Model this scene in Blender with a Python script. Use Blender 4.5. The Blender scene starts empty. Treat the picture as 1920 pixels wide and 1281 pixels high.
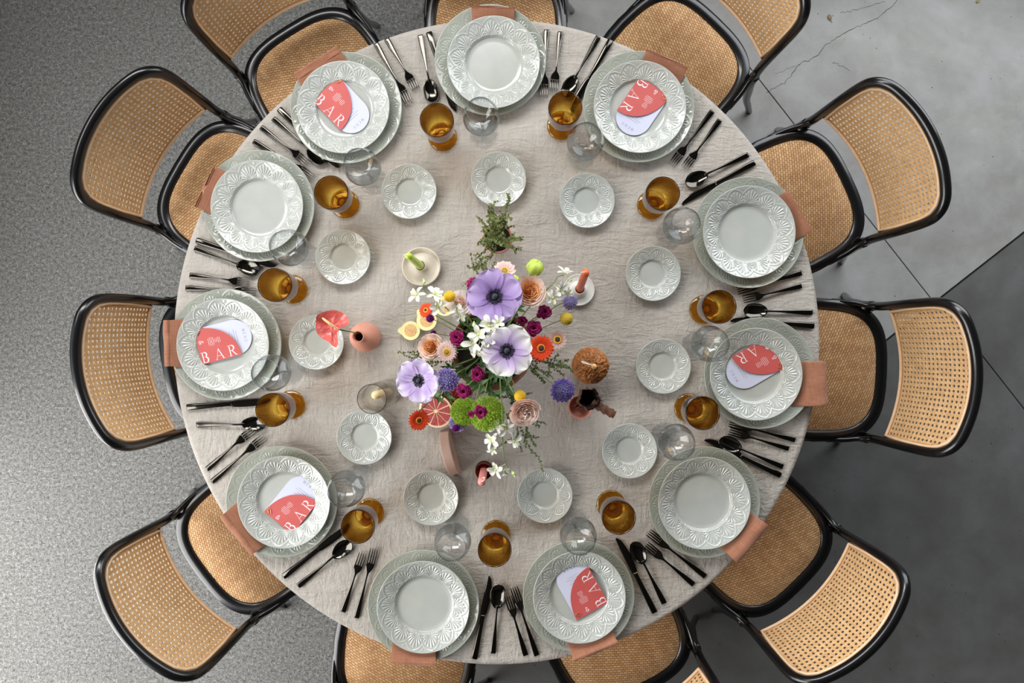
import bpy, math, random
from mathutils import Vector, Matrix, Euler, noise as mnoise
PI = math.pi
R = math.radians
rnd = random.Random(7)
scene = bpy.context.scene
C = scene.collection

# ------------------------------------------------------------------ camera, light, exposure
TABLE_Z = 0.75          # top of the cloth
CAM_Z = 2.64            # camera hangs above the table, looking straight down
FOCAL = 1280.0          # focal length in pixels of the 1920 wide frame (24 mm)
cam_d = bpy.data.cameras.new('camera')
cam_d.sensor_width = 36.0
cam_d.lens = 24.0
cam_d.clip_start = 0.05
cam = bpy.data.objects.new('camera', cam_d)
cam.location = (0, 0, CAM_Z)
cam.rotation_euler = (0, 0, 0)
C.objects.link(cam)
scene.camera = cam

scene.view_settings.view_transform = 'Standard'
scene.view_settings.look = 'None'
scene.view_settings.gamma = 1.0
scene.view_settings.use_curve_mapping = False
scene.view_settings.exposure = -0.08
scene.cycles.transparent_max_bounces = 32
scene.cycles.max_bounces = 10

world = bpy.data.worlds.new('sky')
scene.world = world
world.use_nodes = True
world.node_tree.nodes['Background'].inputs[0].default_value = (0.75, 0.85, 1.0, 1)
world.node_tree.nodes['Background'].inputs[1].default_value = 1.0

def area(name, loc, target, sx, sy, watts, col):
    d = bpy.data.lights.new(name, 'AREA')
    d.shape = 'RECTANGLE'; d.size = sx; d.size_y = sy; d.energy = watts; d.color = col
    o = bpy.data.objects.new(name, d)
    o.location = loc
    o.rotation_euler = (Vector(target) - Vector(loc)).to_track_quat('-Z', 'Z').to_euler()
    C.objects.link(o)
    return o
# daylight: one window in the left wall, one in the back wall, either side of the room's dark corner
ROOM_A = 0.0
E1 = Vector((1, 0, 0)); E2 = Vector((0, 1, 0))
WALL_L, WALL_R, WALL_B, WALL_F = -2.35, 4.4, 1.95, -4.4
def room(a, b, z): return E1 * a + E2 * b + Vector((0, 0, z))
WIN_L = (-3.0, 0.45, 0.85, 2.75); WIN_B = (0.45, 3.9, 0.85, 2.75)
ADDED_LH = (0.6, 1.8, 2.15, 3.15); ADDED_BH = (-2.2, 0.2, 2.15, 3.15)  # unseen high openings, added to brighten the upper left of the table
WHITE, COOL = (1.0, 0.985, 0.965), (0.95, 0.975, 1.0)
area('window_light_left', room(WALL_L + 0.03, -1.27, 1.8), room(0, -1.27, 1.8), 3.4, 1.85, 150, WHITE)
area('window_light_back', room(2.17, WALL_B - 0.03, 1.8), room(2.17, 0, 1.8), 3.4, 1.85, 92, COOL)
area('added_high_light_left', room(WALL_L + 0.03, 1.2, 2.65), room(0, 1.2, 2.65), 1.1, 0.95, 26, WHITE)
area('added_high_light_back', room(-1.0, WALL_B - 0.03, 2.65), room(-1.0, 0, 2.65), 2.3, 0.95, 96, WHITE)  # both high lights are added fill from the upper left

# ------------------------------------------------------------------ small helpers
def P(px, py, z):
    """point of the plan drawing (1920 x 1281 sheet, nadir in the middle) at height z, in metres"""
    s = FOCAL / (CAM_Z - z)
    return Vector(((px - 960) / s, (640.5 - py) / s, z))
def rad(n, z):
    return n * (CAM_Z - z) / FOCAL

def lin(c):
    return tuple(((x / 255) / 12.92 if x / 255 <= 0.04045 else ((x / 255 + 0.055) / 1.055) ** 2.4) for x in c) + (1.0,)
def lerp(a, b, t): return a + (b - a) * t
def sstep(a, b, x):
    t = min(1, max(0, (x - a) / (b - a))); return t * t * (3 - 2 * t)

def spline(pts, n=8, closed=False):
    """Catmull-Rom through points of any dimension"""
    pts = [tuple(p) for p in pts]; out = []; N = len(pts)
    segs = N if closed else N - 1
    for i in range(segs):
        if closed:
            p0, p1, p2, p3 = pts[(i - 1) % N], pts[i], pts[(i + 1) % N], pts[(i + 2) % N]
        else:
            p0, p1, p2, p3 = pts[max(i - 1, 0)], pts[i], pts[i + 1], pts[min(i + 2, N - 1)]
        for k in range(n):
            t = k / n; t2 = t * t; t3 = t2 * t
            out.append(tuple(0.5 * (2 * b + (-a + c) * t + (2 * a - 5 * b + 4 * c - d) * t2 + (-a + 3 * b - 3 * c + d) * t3)
                             for a, b, c, d in zip(p0, p1, p2, p3)))
    if not closed: out.append(pts[-1])
    return out

class MB:
    def __init__(self): self.v = []; self.f = []; self.uv = []
    def add(self, v, f, uv=None):
        o = len(self.v)
        self.v += [tuple(p) for p in v]
        self.f += [tuple(i + o for i in q) for q in f]
        self.uv += list(uv) if uv else [(0.5, 0.5)] * len(v)
        return self
    def grid(self, nu, nv, fn, wrap=False, M=None):
        """fn(u in 0..1, v in 0..1) -> point; wrap closes v"""
        vs = []; uv = []; cols = nv if wrap else nv + 1
        for i in range(nu + 1):
            for j in range(cols):
                p = Vector(fn(i / nu, j / nv))
                vs.append(M @ p if M else p); uv.append((i / nu, j / nv))
        fs = []
        for i in range(nu):
            for j in range(nv):
                j2 = (j + 1) % cols if wrap else j + 1
                fs.append((i * cols + j, i * cols + j2, (i + 1) * cols + j2, (i + 1) * cols + j))
        return self.add(vs, fs, uv)
    def lathe(self, prof, seg=32, M=None, mod=None):
        n = len(prof) - 1
        def fn(u, v):
            i = min(int(round(u * n)), n); r, z = prof[i]; a = 2 * PI * v
            if mod: r = mod(r, z, a)
            return (r * math.cos(a), r * math.sin(a), z)
        return self.grid(n, seg, fn, True, M)
    def tube(self, pts, rads, seg=8, cap=True, flat=1.0):
        pts = [Vector(p) for p in pts]; n = len(pts)
        if not isinstance(rads, (list, tuple)): rads = [rads] * n
        vs = []; fs = []; uv = []; prev = None
        for i, p in enumerate(pts):
            t = (pts[min(i + 1, n - 1)] - pts[max(i - 1, 0)])
            t = t.normalized() if t.length > 1e-9 else Vector((0, 0, 1))
            if prev is None:
                a = Vector((0, 0, 1)) if abs(t.z) < 0.9 else Vector((0, 1, 0))
                nx = t.cross(a).normalized()
            else:
                nx = prev - t * prev.dot(t)
                nx = nx.normalized() if nx.length > 1e-9 else t.orthogonal().normalized()
            prev = nx; ny = t.cross(nx)
            for k in range(seg):
                a = 2 * PI * k / seg
                vs.append(p + nx * math.cos(a) * rads[i] + ny * math.sin(a) * rads[i] * flat)
                uv.append((i / max(n - 1, 1), k / seg))
        for i in range(n - 1):
            for k in range(seg):
                k2 = (k + 1) % seg
                fs.append((i * seg + k, i * seg + k2, (i + 1) * seg + k2, (i + 1) * seg + k))
        if cap:
            fs.append(tuple(range(seg - 1, -1, -1))); fs.append(tuple((n - 1) * seg + k for k in range(seg)))
        return self.add(vs, fs, uv)
    def box(self, a, b, M=None):
        x0, y0, z0 = a; x1, y1, z1 = b
        v = [Vector(p) for p in ((x0, y0, z0), (x1, y0, z0), (x1, y1, z0), (x0, y1, z0), (x0, y0, z1), (x1, y0, z1), (x1, y1, z1), (x0, y1, z1))]
        if M: v = [M @ p for p in v]
        return self.add(v, [(3, 2, 1, 0), (4, 5, 6, 7), (0, 1, 5, 4), (1, 2, 6, 5), (2, 3, 7, 6), (3, 0, 4, 7)])
    def prism(self, poly, z0, z1, M=None):
        n = len(poly)
        v = [Vector((x, y, z0)) for x, y in poly] + [Vector((x, y, z1)) for x, y in poly]
        if M: v = [M @ p for p in v]
        f = [tuple(range(n - 1, -1, -1)), tuple(range(n, 2 * n))] + [(i, (i + 1) % n, n + (i + 1) % n, n + i) for i in range(n)]
        return self.add(v, f)
    def ball(self, c, r, seg=12, rings=8, M=None, sc=(1, 1, 1), fn=None):
        c = Vector(c)
        def f(u, v):
            th = PI * min(max(u, 0.001), 0.999); a = 2 * PI * v
            d = Vector((math.sin(th) * math.cos(a), math.sin(th) * math.sin(a), math.cos(th)))
            k = r * (fn(d) if fn else 1)
            return c + Vector((d.x * sc[0], d.y * sc[1], d.z * sc[2])) * k
        return self.grid(rings, seg, f, True, M)
    def xf(self, M):
        self.v = [tuple(M @ Vector(p)) for p in self.v]; return self
    def mesh(self, name, mat, smooth=True):
        me = bpy.data.meshes.new(name)
        me.from_pydata(self.v, [], self.f)
        if mat: me.materials.append(mat)
        if smooth: me.polygons.foreach_set('use_smooth', [True] * len(me.polygons))
        ul = me.uv_layers.new(name='UVMap')
        idx = [0] * len(me.loops); me.loops.foreach_get('vertex_index', idx)
        flat = [0.0] * (2 * len(idx))
        for k, i in enumerate(idx): flat[2 * k], flat[2 * k + 1] = self.uv[i]
        ul.data.foreach_set('uv', flat)
        me.update()
        return me
    def build(self, name, mat, parent=None, smooth=True, label=None):
        o = bpy.data.objects.new(name, self.mesh(name, mat, smooth))
        C.objects.link(o)
        if parent: o.parent = parent
        if label: o['label'] = label
        return o

def thing(name, label, cat, loc=(0, 0, 0), rz=0.0, group=None):
    o = bpy.data.objects.new(name, None); C.objects.link(o)
    o.empty_display_size = 0.05
    o.location = loc; o.rotation_euler = (0, 0, rz)
    tag(o, label, cat, group); return o
def tag(o, label, cat, group=None):
    o['label'] = label; o['category'] = cat
    if group: o['group'] = group
    return o
def struct(o): o['kind'] = 'structure'; return o
def kids(o): return [c for c in C.objects if c.parent == o]
def dup(root, loc, rz, label, family):
    r = root.copy(); C.objects.link(r); r.location = loc; r.rotation_euler = (0, 0, rz); r['label'] = label
    for ch, subs in family:
        c = ch.copy(); C.objects.link(c); c.parent = r
        for g in subs:
            d = g.copy(); C.objects.link(d); d.parent = c
    return r
def family(root): return [(c, kids(c)) for c in kids(root)]

# ------------------------------------------------------------------ materials
def mat(name, col=(128, 128, 128), rough=0.5, metal=0.0, spec=0.5, coat=0.0, sss=0.0, sheen=0.0):
    m = bpy.data.materials.new(name); m.use_nodes = True
    b = m.node_tree.nodes['Principled BSDF']
    b.inputs['Base Color'].default_value = lin(col)
    b.inputs['Roughness'].default_value = rough
    b.inputs['Metallic'].default_value = metal
    b.inputs['Specular IOR Level'].default_value = spec
    b.inputs['Coat Weight'].default_value = coat
    b.inputs['Coat Roughness'].default_value = 0.08
    if sss:
        b.inputs['Subsurface Weight'].default_value = sss
        b.inputs['Subsurface Scale'].default_value = 0.01
    b.inputs['Sheen Weight'].default_value = sheen
    return m
class NT:
    def __init__(self, m): self.m = m; self.t = m.node_tree; self.b = self.t.nodes['Principled BSDF']
    def n(self, kind, **kw):
        x = self.t.nodes.new(kind)
        for k, v in kw.items(): setattr(x, k, v)
        return x
    def l(self, a, b): self.t.links.new(a, b)
    def coord(self, which='Object', scale=(1, 1, 1), rot=(0, 0, 0)):
        c = self.n('ShaderNodeTexCoord'); mp = self.n('ShaderNodeMapping')
        mp.inputs['Scale'].default_value = scale; mp.inputs['Rotation'].default_value = rot
        self.l(c.outputs[which], mp.inputs['Vector']); return mp.outputs['Vector']
    def noise(self, vec, scale, detail=4, rough=0.55, dist=0.0):
        x = self.n('ShaderNodeTexNoise'); self.l(vec, x.inputs['Vector'])
        x.inputs['Scale'].default_value = scale; x.inputs['Detail'].default_value = detail
        x.inputs['Roughness'].default_value = rough; x.inputs['Distortion'].default_value = dist
        return x.outputs['Fac']
    def ramp(self, fac, stops):
        x = self.n('ShaderNodeValToRGB'); self.l(fac, x.inputs['Fac'])
        e = x.color_ramp.elements
        while len(e) < len(stops): e.new(0.5)
        for k, (p, c) in enumerate(stops): e[k].position = p; e[k].color = lin(c)
        return x.outputs['Color']
    def mix(self, fac, a, b, kind='MIX'):
        x = self.n('ShaderNodeMix', data_type='RGBA', blend_type=kind)
        if isinstance(fac, (int, float)): x.inputs['Factor'].default_value = fac
        else: self.l(fac, x.inputs['Factor'])
        for s, i in ((a, 6), (b, 7)):
            if isinstance(s, tuple): x.inputs[i].default_value = s
            else: self.l(s, x.inputs[i])
        return x.outputs[2]
    def math(self, op, a, b=0.0):
        x = self.n('ShaderNodeMath', operation=op)
        for s, i in ((a, 0), (b, 1)):
            if isinstance(s, (int, float)): x.inputs[i].default_value = s
            else: self.l(s, x.inputs[i])
        return x.outputs[0]
    def bump(self, h, strength=0.3, dist=0.002, normal=None):
        x = self.n('ShaderNodeBump'); x.inputs['Strength'].default_value = strength; x.inputs['Distance'].default_value = dist
        self.l(h, x.inputs['Height'])
        if normal: self.l(normal, x.inputs['Normal'])
        return x.outputs['Normal']
    def col(self, s): self.l(s, self.b.inputs['Base Color'])
    def nrm(self, s): self.l(s, self.b.inputs['Normal'])
    def rgh(self, s): self.l(s, self.b.inputs['Roughness'])

def varied(name, a, b, rough=0.5, scale=30, bumps=0.0, bscale=120, **kw):
    """two tone noise material"""
    m = mat(name, a, rough, **kw); t = NT(m); v = t.coord('Object')
    t.col(t.ramp(t.noise(v, scale, 3), [(0.3, a), (0.7, b)]))
    if bumps: t.nrm(t.bump(t.noise(v, bscale, 4), bumps, 0.002))
    return m

def petal_mat(name, base, mid, tip, streak=0.25, rough=0.55, pos=0.45):
    """colour runs from the petal's claw (u = 0) to its lip (u = 1) with fine veins along it"""
    m = mat(name, mid, rough, spec=0.25); t = NT(m)
    c = t.n('ShaderNodeTexCoord'); s = t.n('ShaderNodeSeparateXYZ'); t.l(c.outputs['UV'], s.inputs[0])
    mp = t.n('ShaderNodeMapping'); mp.inputs['Scale'].default_value = (1.2, 26, 1); t.l(c.outputs['UV'], mp.inputs['Vector'])
    nz = t.noise(mp.outputs['Vector'], 1.0, 3)
    f = t.math('ADD', s.outputs['X'], t.math('MULTIPLY', t.math('SUBTRACT', nz, 0.5), streak))
    t.col(t.ramp(f, [(0.04, base), (pos, mid), (0.95, tip)]))
    t.nrm(t.bump(nz, 0.35, 0.0008))
    tr = t.n('ShaderNodeBsdfTranslucent'); tr.inputs['Color'].default_value = lin(tip)
    mx = t.n('ShaderNodeMixShader'); mx.inputs[0].default_value = 0.18
    out = t.t.nodes['Material Output']
    t.l(t.b.outputs[0], mx.inputs[1]); t.l(tr.outputs[0], mx.inputs[2]); t.l(mx.outputs[0], out.inputs['Surface'])
    return m

def glass_mat(name, face, edge, ior=1.5, rough=0.0, gain=1.0, blend=0.22):
    """clear thin walled glass: tinted transmission, deeper where the wall is seen edge on, with Fresnel reflection"""
    m = bpy.data.materials.new(name); m.use_nodes = True
    nt = m.node_tree; nt.nodes.clear()
    out = nt.nodes.new('ShaderNodeOutputMaterial')
    lw = nt.nodes.new('ShaderNodeLayerWeight'); lw.inputs['Blend'].default_value = blend
    mx = nt.nodes.new('ShaderNodeMix'); mx.data_type = 'RGBA'
    mx.inputs[6].default_value = lin(face); mx.inputs[7].default_value = lin(edge)
    nt.links.new(lw.outputs['Facing'], mx.inputs['Factor'])
    tr = nt.nodes.new('ShaderNodeBsdfTransparent'); nt.links.new(mx.outputs[2], tr.inputs['Color'])
    gl = nt.nodes.new('ShaderNodeBsdfGlossy'); gl.inputs['Roughness'].default_value = rough
    ms = nt.nodes.new('ShaderNodeMixShader')
    l2 = nt.nodes.new('ShaderNodeLayerWeight'); l2.inputs['Blend'].default_value = 0.5
    def op(o, x, y):
        m_ = nt.nodes.new('ShaderNodeMath'); m_.operation = o; m_.use_clamp = True
        nt.links.new(x, m_.inputs[0]); m_.inputs[1].default_value = y; return m_.outputs[0]
    f0 = ((ior - 1) / (ior + 1)) ** 2
    nt.links.new(op('ADD', op('MULTIPLY', op('POWER', l2.outputs['Facing'], 5.0), (1 - f0) * gain), f0 * gain), ms.inputs[0])
    nt.links.new(tr.outputs[0], ms.inputs[1]); nt.links.new(gl.outputs[0], ms.inputs[2])
    nt.links.new(ms.outputs[0], out.inputs['Surface'])
    return m

# floor: trowelled slabs and the rough screed
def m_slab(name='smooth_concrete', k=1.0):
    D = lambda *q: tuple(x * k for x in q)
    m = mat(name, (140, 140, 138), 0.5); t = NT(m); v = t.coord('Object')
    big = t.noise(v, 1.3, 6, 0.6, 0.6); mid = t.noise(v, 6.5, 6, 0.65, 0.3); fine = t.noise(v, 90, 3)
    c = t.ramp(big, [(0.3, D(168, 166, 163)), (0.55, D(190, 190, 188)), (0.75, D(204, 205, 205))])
    c = t.mix(0.5, c, t.ramp(mid, [(0.32, (88, 84, 78)), (0.5, (124, 124, 123)), (0.68, (150, 152, 154))]), 'OVERLAY')
    sp = t.n('ShaderNodeTexVoronoi'); t.l(v, sp.inputs['Vector']); sp.inputs['Scale'].default_value = 34; sp.inputs['Randomness'].default_value = 1
    pit = t.ramp(sp.outputs['Distance'], [(0.05, (40, 40, 40)), (0.10, (255, 255, 255))])
    gate = t.ramp(t.noise(v, 9, 2), [(0.54, (255, 255, 255)), (0.60, (0, 0, 0))])
    c = t.mix(1.0, c, t.mix(gate, pit, (1, 1, 1, 1)), 'MULTIPLY')
    t.col(c); t.nrm(t.bump(t.math('ADD', mid, t.math('MULTIPLY', fine, 0.4)), 0.25, 0.004))
    t.rgh(t.math('ADD', t.math('MULTIPLY', big, 0.25), 0.42)); return m
def m_rough():
    m = mat('rough_screed', (110, 110, 108), 0.85, spec=0.2); t = NT(m); v = t.coord('Object')
    fine = t.noise(v, 190, 4, 0.75); mid = t.noise(v, 75, 6, 0.8); big = t.noise(v, 1.2, 4)
    h = t.math('ADD', t.math('MULTIPLY', fine, 0.5), t.math('MULTIPLY', mid, 0.5))
    c = t.ramp(h, [(0.39, (34, 34, 31)), (0.47, (112, 112, 109)), (0.55, (148, 148, 146)), (0.64, (206, 206, 204))])
    c = t.mix(0.15, c, t.ramp(big, [(0.3, (116, 117, 113)), (0.7, (146, 146, 146))]))
    t.col(c); t.nrm(t.bump(h, 0.7, 0.008)); return m
def m_linen():
    m = mat('natural_linen', (176, 168, 156), 0.9, spec=0.15, sheen=0.15); t = NT(m); v = t.coord('Object')
    w1 = t.n('ShaderNodeTexWave', wave_type='BANDS', bands_direction='X'); w2 = t.n('ShaderNodeTexWave', wave_type='BANDS', bands_direction='Y')
    for w in (w1, w2):
        t.l(v, w.inputs['Vector']); w.inputs['Scale'].default_value = 150; w.inputs['Distortion'].default_value = 3; w.inputs['Detail'].default_value = 2
    wv = t.math('ADD', w1.outputs['Fac'], w2.outputs['Fac'])
    sx = t.noise(t.coord('Object', (4, 130, 1)), 1.0, 4, 0.6, 0.4); sy = t.noise(t.coord('Object', (130, 4, 1)), 1.0, 4, 0.6, 0.4)
    cr = t.math('ADD', t.noise(t.coord('Object', (9, 26, 1), (0, 0, 0.3)), 1.6, 5, 0.62, 1.6), t.noise(t.coord('Object', (40, 14, 1), (0, 0, -0.5)), 1.0, 5, 0.65, 1.2))
    big = t.noise(v, 2.3, 3)
    c = t.ramp(t.math('MULTIPLY', t.math('ADD', sx, sy), 0.5), [(0.25, (172, 165, 156)), (0.75, (193, 187, 179))])
    c = t.mix(0.35, c, t.ramp(big, [(0.3, (170, 163, 153)), (0.7, (193, 188, 181))]))
    t.col(c)
    n1 = t.bump(cr, 0.6, 0.010); n2 = t.bump(t.math('ADD', sx, sy), 0.14, 0.002, n1)
    t.nrm(t.bump(wv, 0.12, 0.0006, n2)); return m
def m_seat():
    m = mat('woven_rush', (196, 160, 118), 0.7, spec=0.25); t = NT(m); v = t.coord('Object', (1, 1, 1), (0, 0, R(24)))
    br = t.n('ShaderNodeTexBrick', offset=0.5, squash=1.0); t.l(v, br.inputs['Vector'])
    br.inputs['Scale'].default_value = 1.0; br.inputs['Brick Width'].default_value = 0.0130; br.inputs['Row Height'].default_value = 0.0076
    br.inputs['Mortar Size'].default_value = 0.0011; br.inputs['Mortar Smooth'].default_value = 0.9
    br.inputs['Color1'].default_value = lin((214, 182, 144)); br.inputs['Color2'].default_value = lin((190, 154, 116)); br.inputs['Mortar'].default_value = lin((138, 102, 70))
    st = t.noise(t.coord('Object', (40, 3, 1), (0, 0, R(24))), 1.2, 3)
    t.col(t.mix(0.5, br.outputs['Color'], t.ramp(st, [(0.3, (160, 128, 94)), (0.7, (218, 190, 156))]), 'SOFT_LIGHT'))
    inv = t.math('SUBTRACT', 1.0, br.outputs['Fac'])
    t.nrm(t.bump(inv, 0.7, 0.002)); return m
def m_cane():
    m = mat('cane', (214, 172, 120), 0.45, spec=0.4); t = NT(m); v = t.coord('Object')
    n1 = t.noise(t.coord('Object', (30, 30, 260)), 1.0, 3); n2 = t.noise(t.coord('Object', (300, 30, 30)), 1.0, 3)
    t.col(t.ramp(t.math('MULTIPLY', t.math('ADD', n1, n2), 0.5), [(0.32, (178, 136, 92)), (0.5, (206, 166, 118)), (0.68, (224, 190, 146))]))
    t.nrm(t.bump(t.math('ADD', n1, n2), 0.3, 0.0012)); return m
def m_plate(name, a, b):
    m = mat(name, a, 0.18, spec=0.6, coat=0.5); t = NT(m); v = t.coord('Object')
    t.col(t.ramp(t.noise(v, 18, 3), [(0.3, a), (0.7, b)])); return m
def m_napkin():
    m = mat('terracotta_linen', (176, 128, 100), 0.92, spec=0.1, sheen=0.2); t = NT(m)
    a = t.noise(t.coord('Object', (30, 700, 700)), 1, 3); b = t.noise(t.coord('Object', (700, 30, 30)), 1, 3)
    s = t.math('MULTIPLY', t.math('ADD', a, b), 0.5)
    t.col(t.ramp(s, [(0.3, (138, 90, 68)), (0.7, (178, 126, 100))])); t.nrm(t.bump(s, 0.3, 0.001)); return m

M_SLAB, M_ROUGH, M_LINEN, M_SEAT, M_CANE, M_NAP = m_slab(), m_rough(), m_linen(), m_seat(), m_cane(), m_napkin()
M_SLAB2 = m_slab('dark_shaded_concrete', 0.62)  # lower slabs' own darker tone, with the floor's light falloff also put into it
M_BLACK = mat('black_lacquer', (13, 13, 15), 0.26, coat=0.3)
M_EDGE = varied('rattan_edging', (220, 184, 146), (232, 200, 164), 0.4, 40)
M_PLATE = m_plate('celadon_glaze', (178, 182, 176), (187, 190, 184))
M_CHARGER = m_plate('celadon_glaze_deep', (164, 169, 158), (174, 178, 167))
M_METAL = mat('gunmetal_steel', (84, 81, 76), 0.12, 1.0)
M_WALL = varied('plaster', (70, 69, 67), (80, 78, 76), 0.9, 3)
M_CEIL = varied('dark_ceiling', (46, 45, 43), (58, 56, 54), 0.9, 3)
M_WOOD = varied('table_wood', (120, 90, 64), (140, 106, 76), 0.6, 12)
M_FRAME = mat('window_paint', (60, 60, 60), 0.5)

# ------------------------------------------------------------------ the room
X0, X1, Y0, Y1, HC = -7.0, 7.0, -7.0, 7.0, 4.0
def clip(poly, n, d):
    """keep the side where p.n <= d"""
    out = []
    for i, p in enumerate(poly):
        q = poly[(i + 1) % len(poly)]
        a = p[0] * n[0] + p[1] * n[1] - d; b = q[0] * n[0] + q[1] * n[1] - d
        if a <= 0: out.append(p)
        if (a < 0 < b) or (b < 0 < a):
            t = a / (a - b); out.append((lerp(p[0], q[0], t), lerp(p[1], q[1], t)))
    return out
floor = struct(MB().box((X0, Y0, -0.12), (X1, Y1, -0.03)).build('floor', varied('joint_grit', (30, 30, 29), (46, 45, 43), 0.95, 60), smooth=False))
XB = -0.22     # where the rough screed meets the trowelled slabs, under the table
def slab(poly, m, name):
    c = (sum(p[0] for p in poly) / len(poly), sum(p[1] for p in poly) / len(poly))
    ins = poly
    o = MB().prism(ins, -0.03, 0.0).build(name, m, floor, False); return o
slab([(X0, Y0), (XB - 0.003, Y0), (XB - 0.003, Y1), (X0, Y1)], M_ROUGH, 'screed_slab')
jc = P(1752, 568, 0)
d1 = Vector((0.617, -0.787)); d2 = Vector((0.787, 0.617))      # joint directions
whole = [(XB + 0.003, Y0), (X1, Y0), (X1, Y1), (XB + 0.003, Y1)]
o1 = jc.x * d1.x + jc.y * d1.y; o2 = jc.x * d2.x + jc.y * d2.y
g1, g2 = 0.0045, 0.0022
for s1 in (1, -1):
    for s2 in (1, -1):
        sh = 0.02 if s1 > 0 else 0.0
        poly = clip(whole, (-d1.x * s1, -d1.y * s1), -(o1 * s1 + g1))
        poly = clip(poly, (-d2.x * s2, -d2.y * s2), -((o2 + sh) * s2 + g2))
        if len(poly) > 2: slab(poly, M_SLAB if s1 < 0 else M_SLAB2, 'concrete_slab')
def ribbon(pts, w, z):
    mb = MB(); pts = [Vector((p[0], p[1], 0)) for p in pts]; vs = []
    for i, p in enumerate(pts):
        t = (pts[min(i + 1, len(pts) - 1)] - pts[max(i - 1, 0)]).normalized(); nn = Vector((-t.y, t.x, 0))
        ww = w * (0.4 + 0.6 * rnd.random())
        vs += [p + nn * ww, p - nn * ww]
    vs = [Vector((v.x, v.y, z)) for v in vs]
    return mb.add(vs, [(2 * i, 2 * i + 1, 2 * i + 3, 2 * i + 2) for i in range(len(pts) - 1)])
M_CRACK = mat('crack_shadow', (58, 57, 56), 0.95)
def crack(pp, w):
    pts = []
    for p in spline([P(x, y, 0) for x, y in pp], 7): pts.append((p[0] + rnd.uniform(-.004, .004), p[1] + rnd.uniform(-.004, .004)))
    ribbon(pts, w, 0.0006).build('crack', M_CRACK, floor, False)
crack([(1438, 172), (1462, 160), (1478, 148), (1500, 120), (1527, 108), (1548, 86), (1575, 68), (1612, 48), (1640, 36), (1672, 12), (1690, -6)], 0.0011)
crack([(1575, 24), (1600, 20), (1632, 10), (1660, 2)], 0.0007)
crack([(1560, 118), (1575, 122), (1592, 132)], 0.0008)
crack([(1500, 122), (1480, 128), (1455, 140)], 0.0006)

def wall(name, axis, at, lo, hi, win):
    """a wall slab along a room axis with window openings (a, b, z0, z1)"""
    mb = MB(); t = 0.2; s = 1 if at > 0 else -1
    def seg(a, b, z0, z1):
        if axis == 'x': mb.box((min(at, at + s * t), a, z0), (max(at, at + s * t), b, z1))
        else: mb.box((a, min(at, at + s * t), z0), (b, max(at, at + s * t), z1))
    at0 = lo
    for a, b, z0, z1 in sorted(win or []):
        seg(at0, a, 0, HC); seg(a, b, 0, z0); seg(a, b, z1, HC); at0 = b
    seg(at0, hi, 0, HC)
    o = struct(mb.build(name, M_WALL, None, False)); o.rotation_euler = (0, 0, ROOM_A); return o
def window(name, at, win, n, axis='y'):
    a, b, z0, z1 = win; s = 1 if at > 0 else -1
    w = struct(thing(name, 'wide unseen steel window with slim bars high in the plaster wall', 'window')); w.rotation_euler = (0, 0, ROOM_A)
    def bar(nm, p, q, r0, r1):
        lo, hi = (at + s * 0.06, at + s * 0.12); lo, hi = min(lo, hi), max(lo, hi)
        MB().box(*(((p, lo, r0), (q, hi, r1)) if axis == 'y' else ((lo, p, r0), (hi, q, r1)))).build(nm, M_FRAME, w, False)
    for k in range(n + 1):
        c = lerp(a + 0.02, b - 0.02, k / n); bar('window_bar', c - 0.02, c + 0.02, z0, z1)
    for k in range(4):
        c = lerp(z0 + 0.02, z1 - 0.02, k / 3); bar('window_bar', a, b, c - 0.02, c + 0.02)
wall('wall_back', 'y', WALL_B, WALL_L - 0.2, WALL_R + 0.2, [WIN_B, ADDED_BH]); wall('wall_front', 'y', WALL_F, WALL_L - 0.2, WALL_R + 0.2, None)
wall('wall_left', 'x', WALL_L, WALL_F, WALL_B, [WIN_L, ADDED_LH]); wall('wall_right', 'x', WALL_R, WALL_F, WALL_B, None)
window('window_1', WALL_L, WIN_L, 4, 'x'); window('window_2', WALL_B, WIN_B, 4); window('added_window_left', WALL_L, ADDED_LH, 2, 'x'); window('added_window_back', WALL_B, ADDED_BH, 3)  # the last two frames are additions that go with the high fill lights
cl = struct(MB().box((WALL_L - 0.2, WALL_F - 0.2, HC), (WALL_R + 0.2, WALL_B + 0.2, HC + 0.15)).build('ceiling', M_CEIL, None, False))
cl.rotation_euler = (0, 0, ROOM_A)

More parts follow.
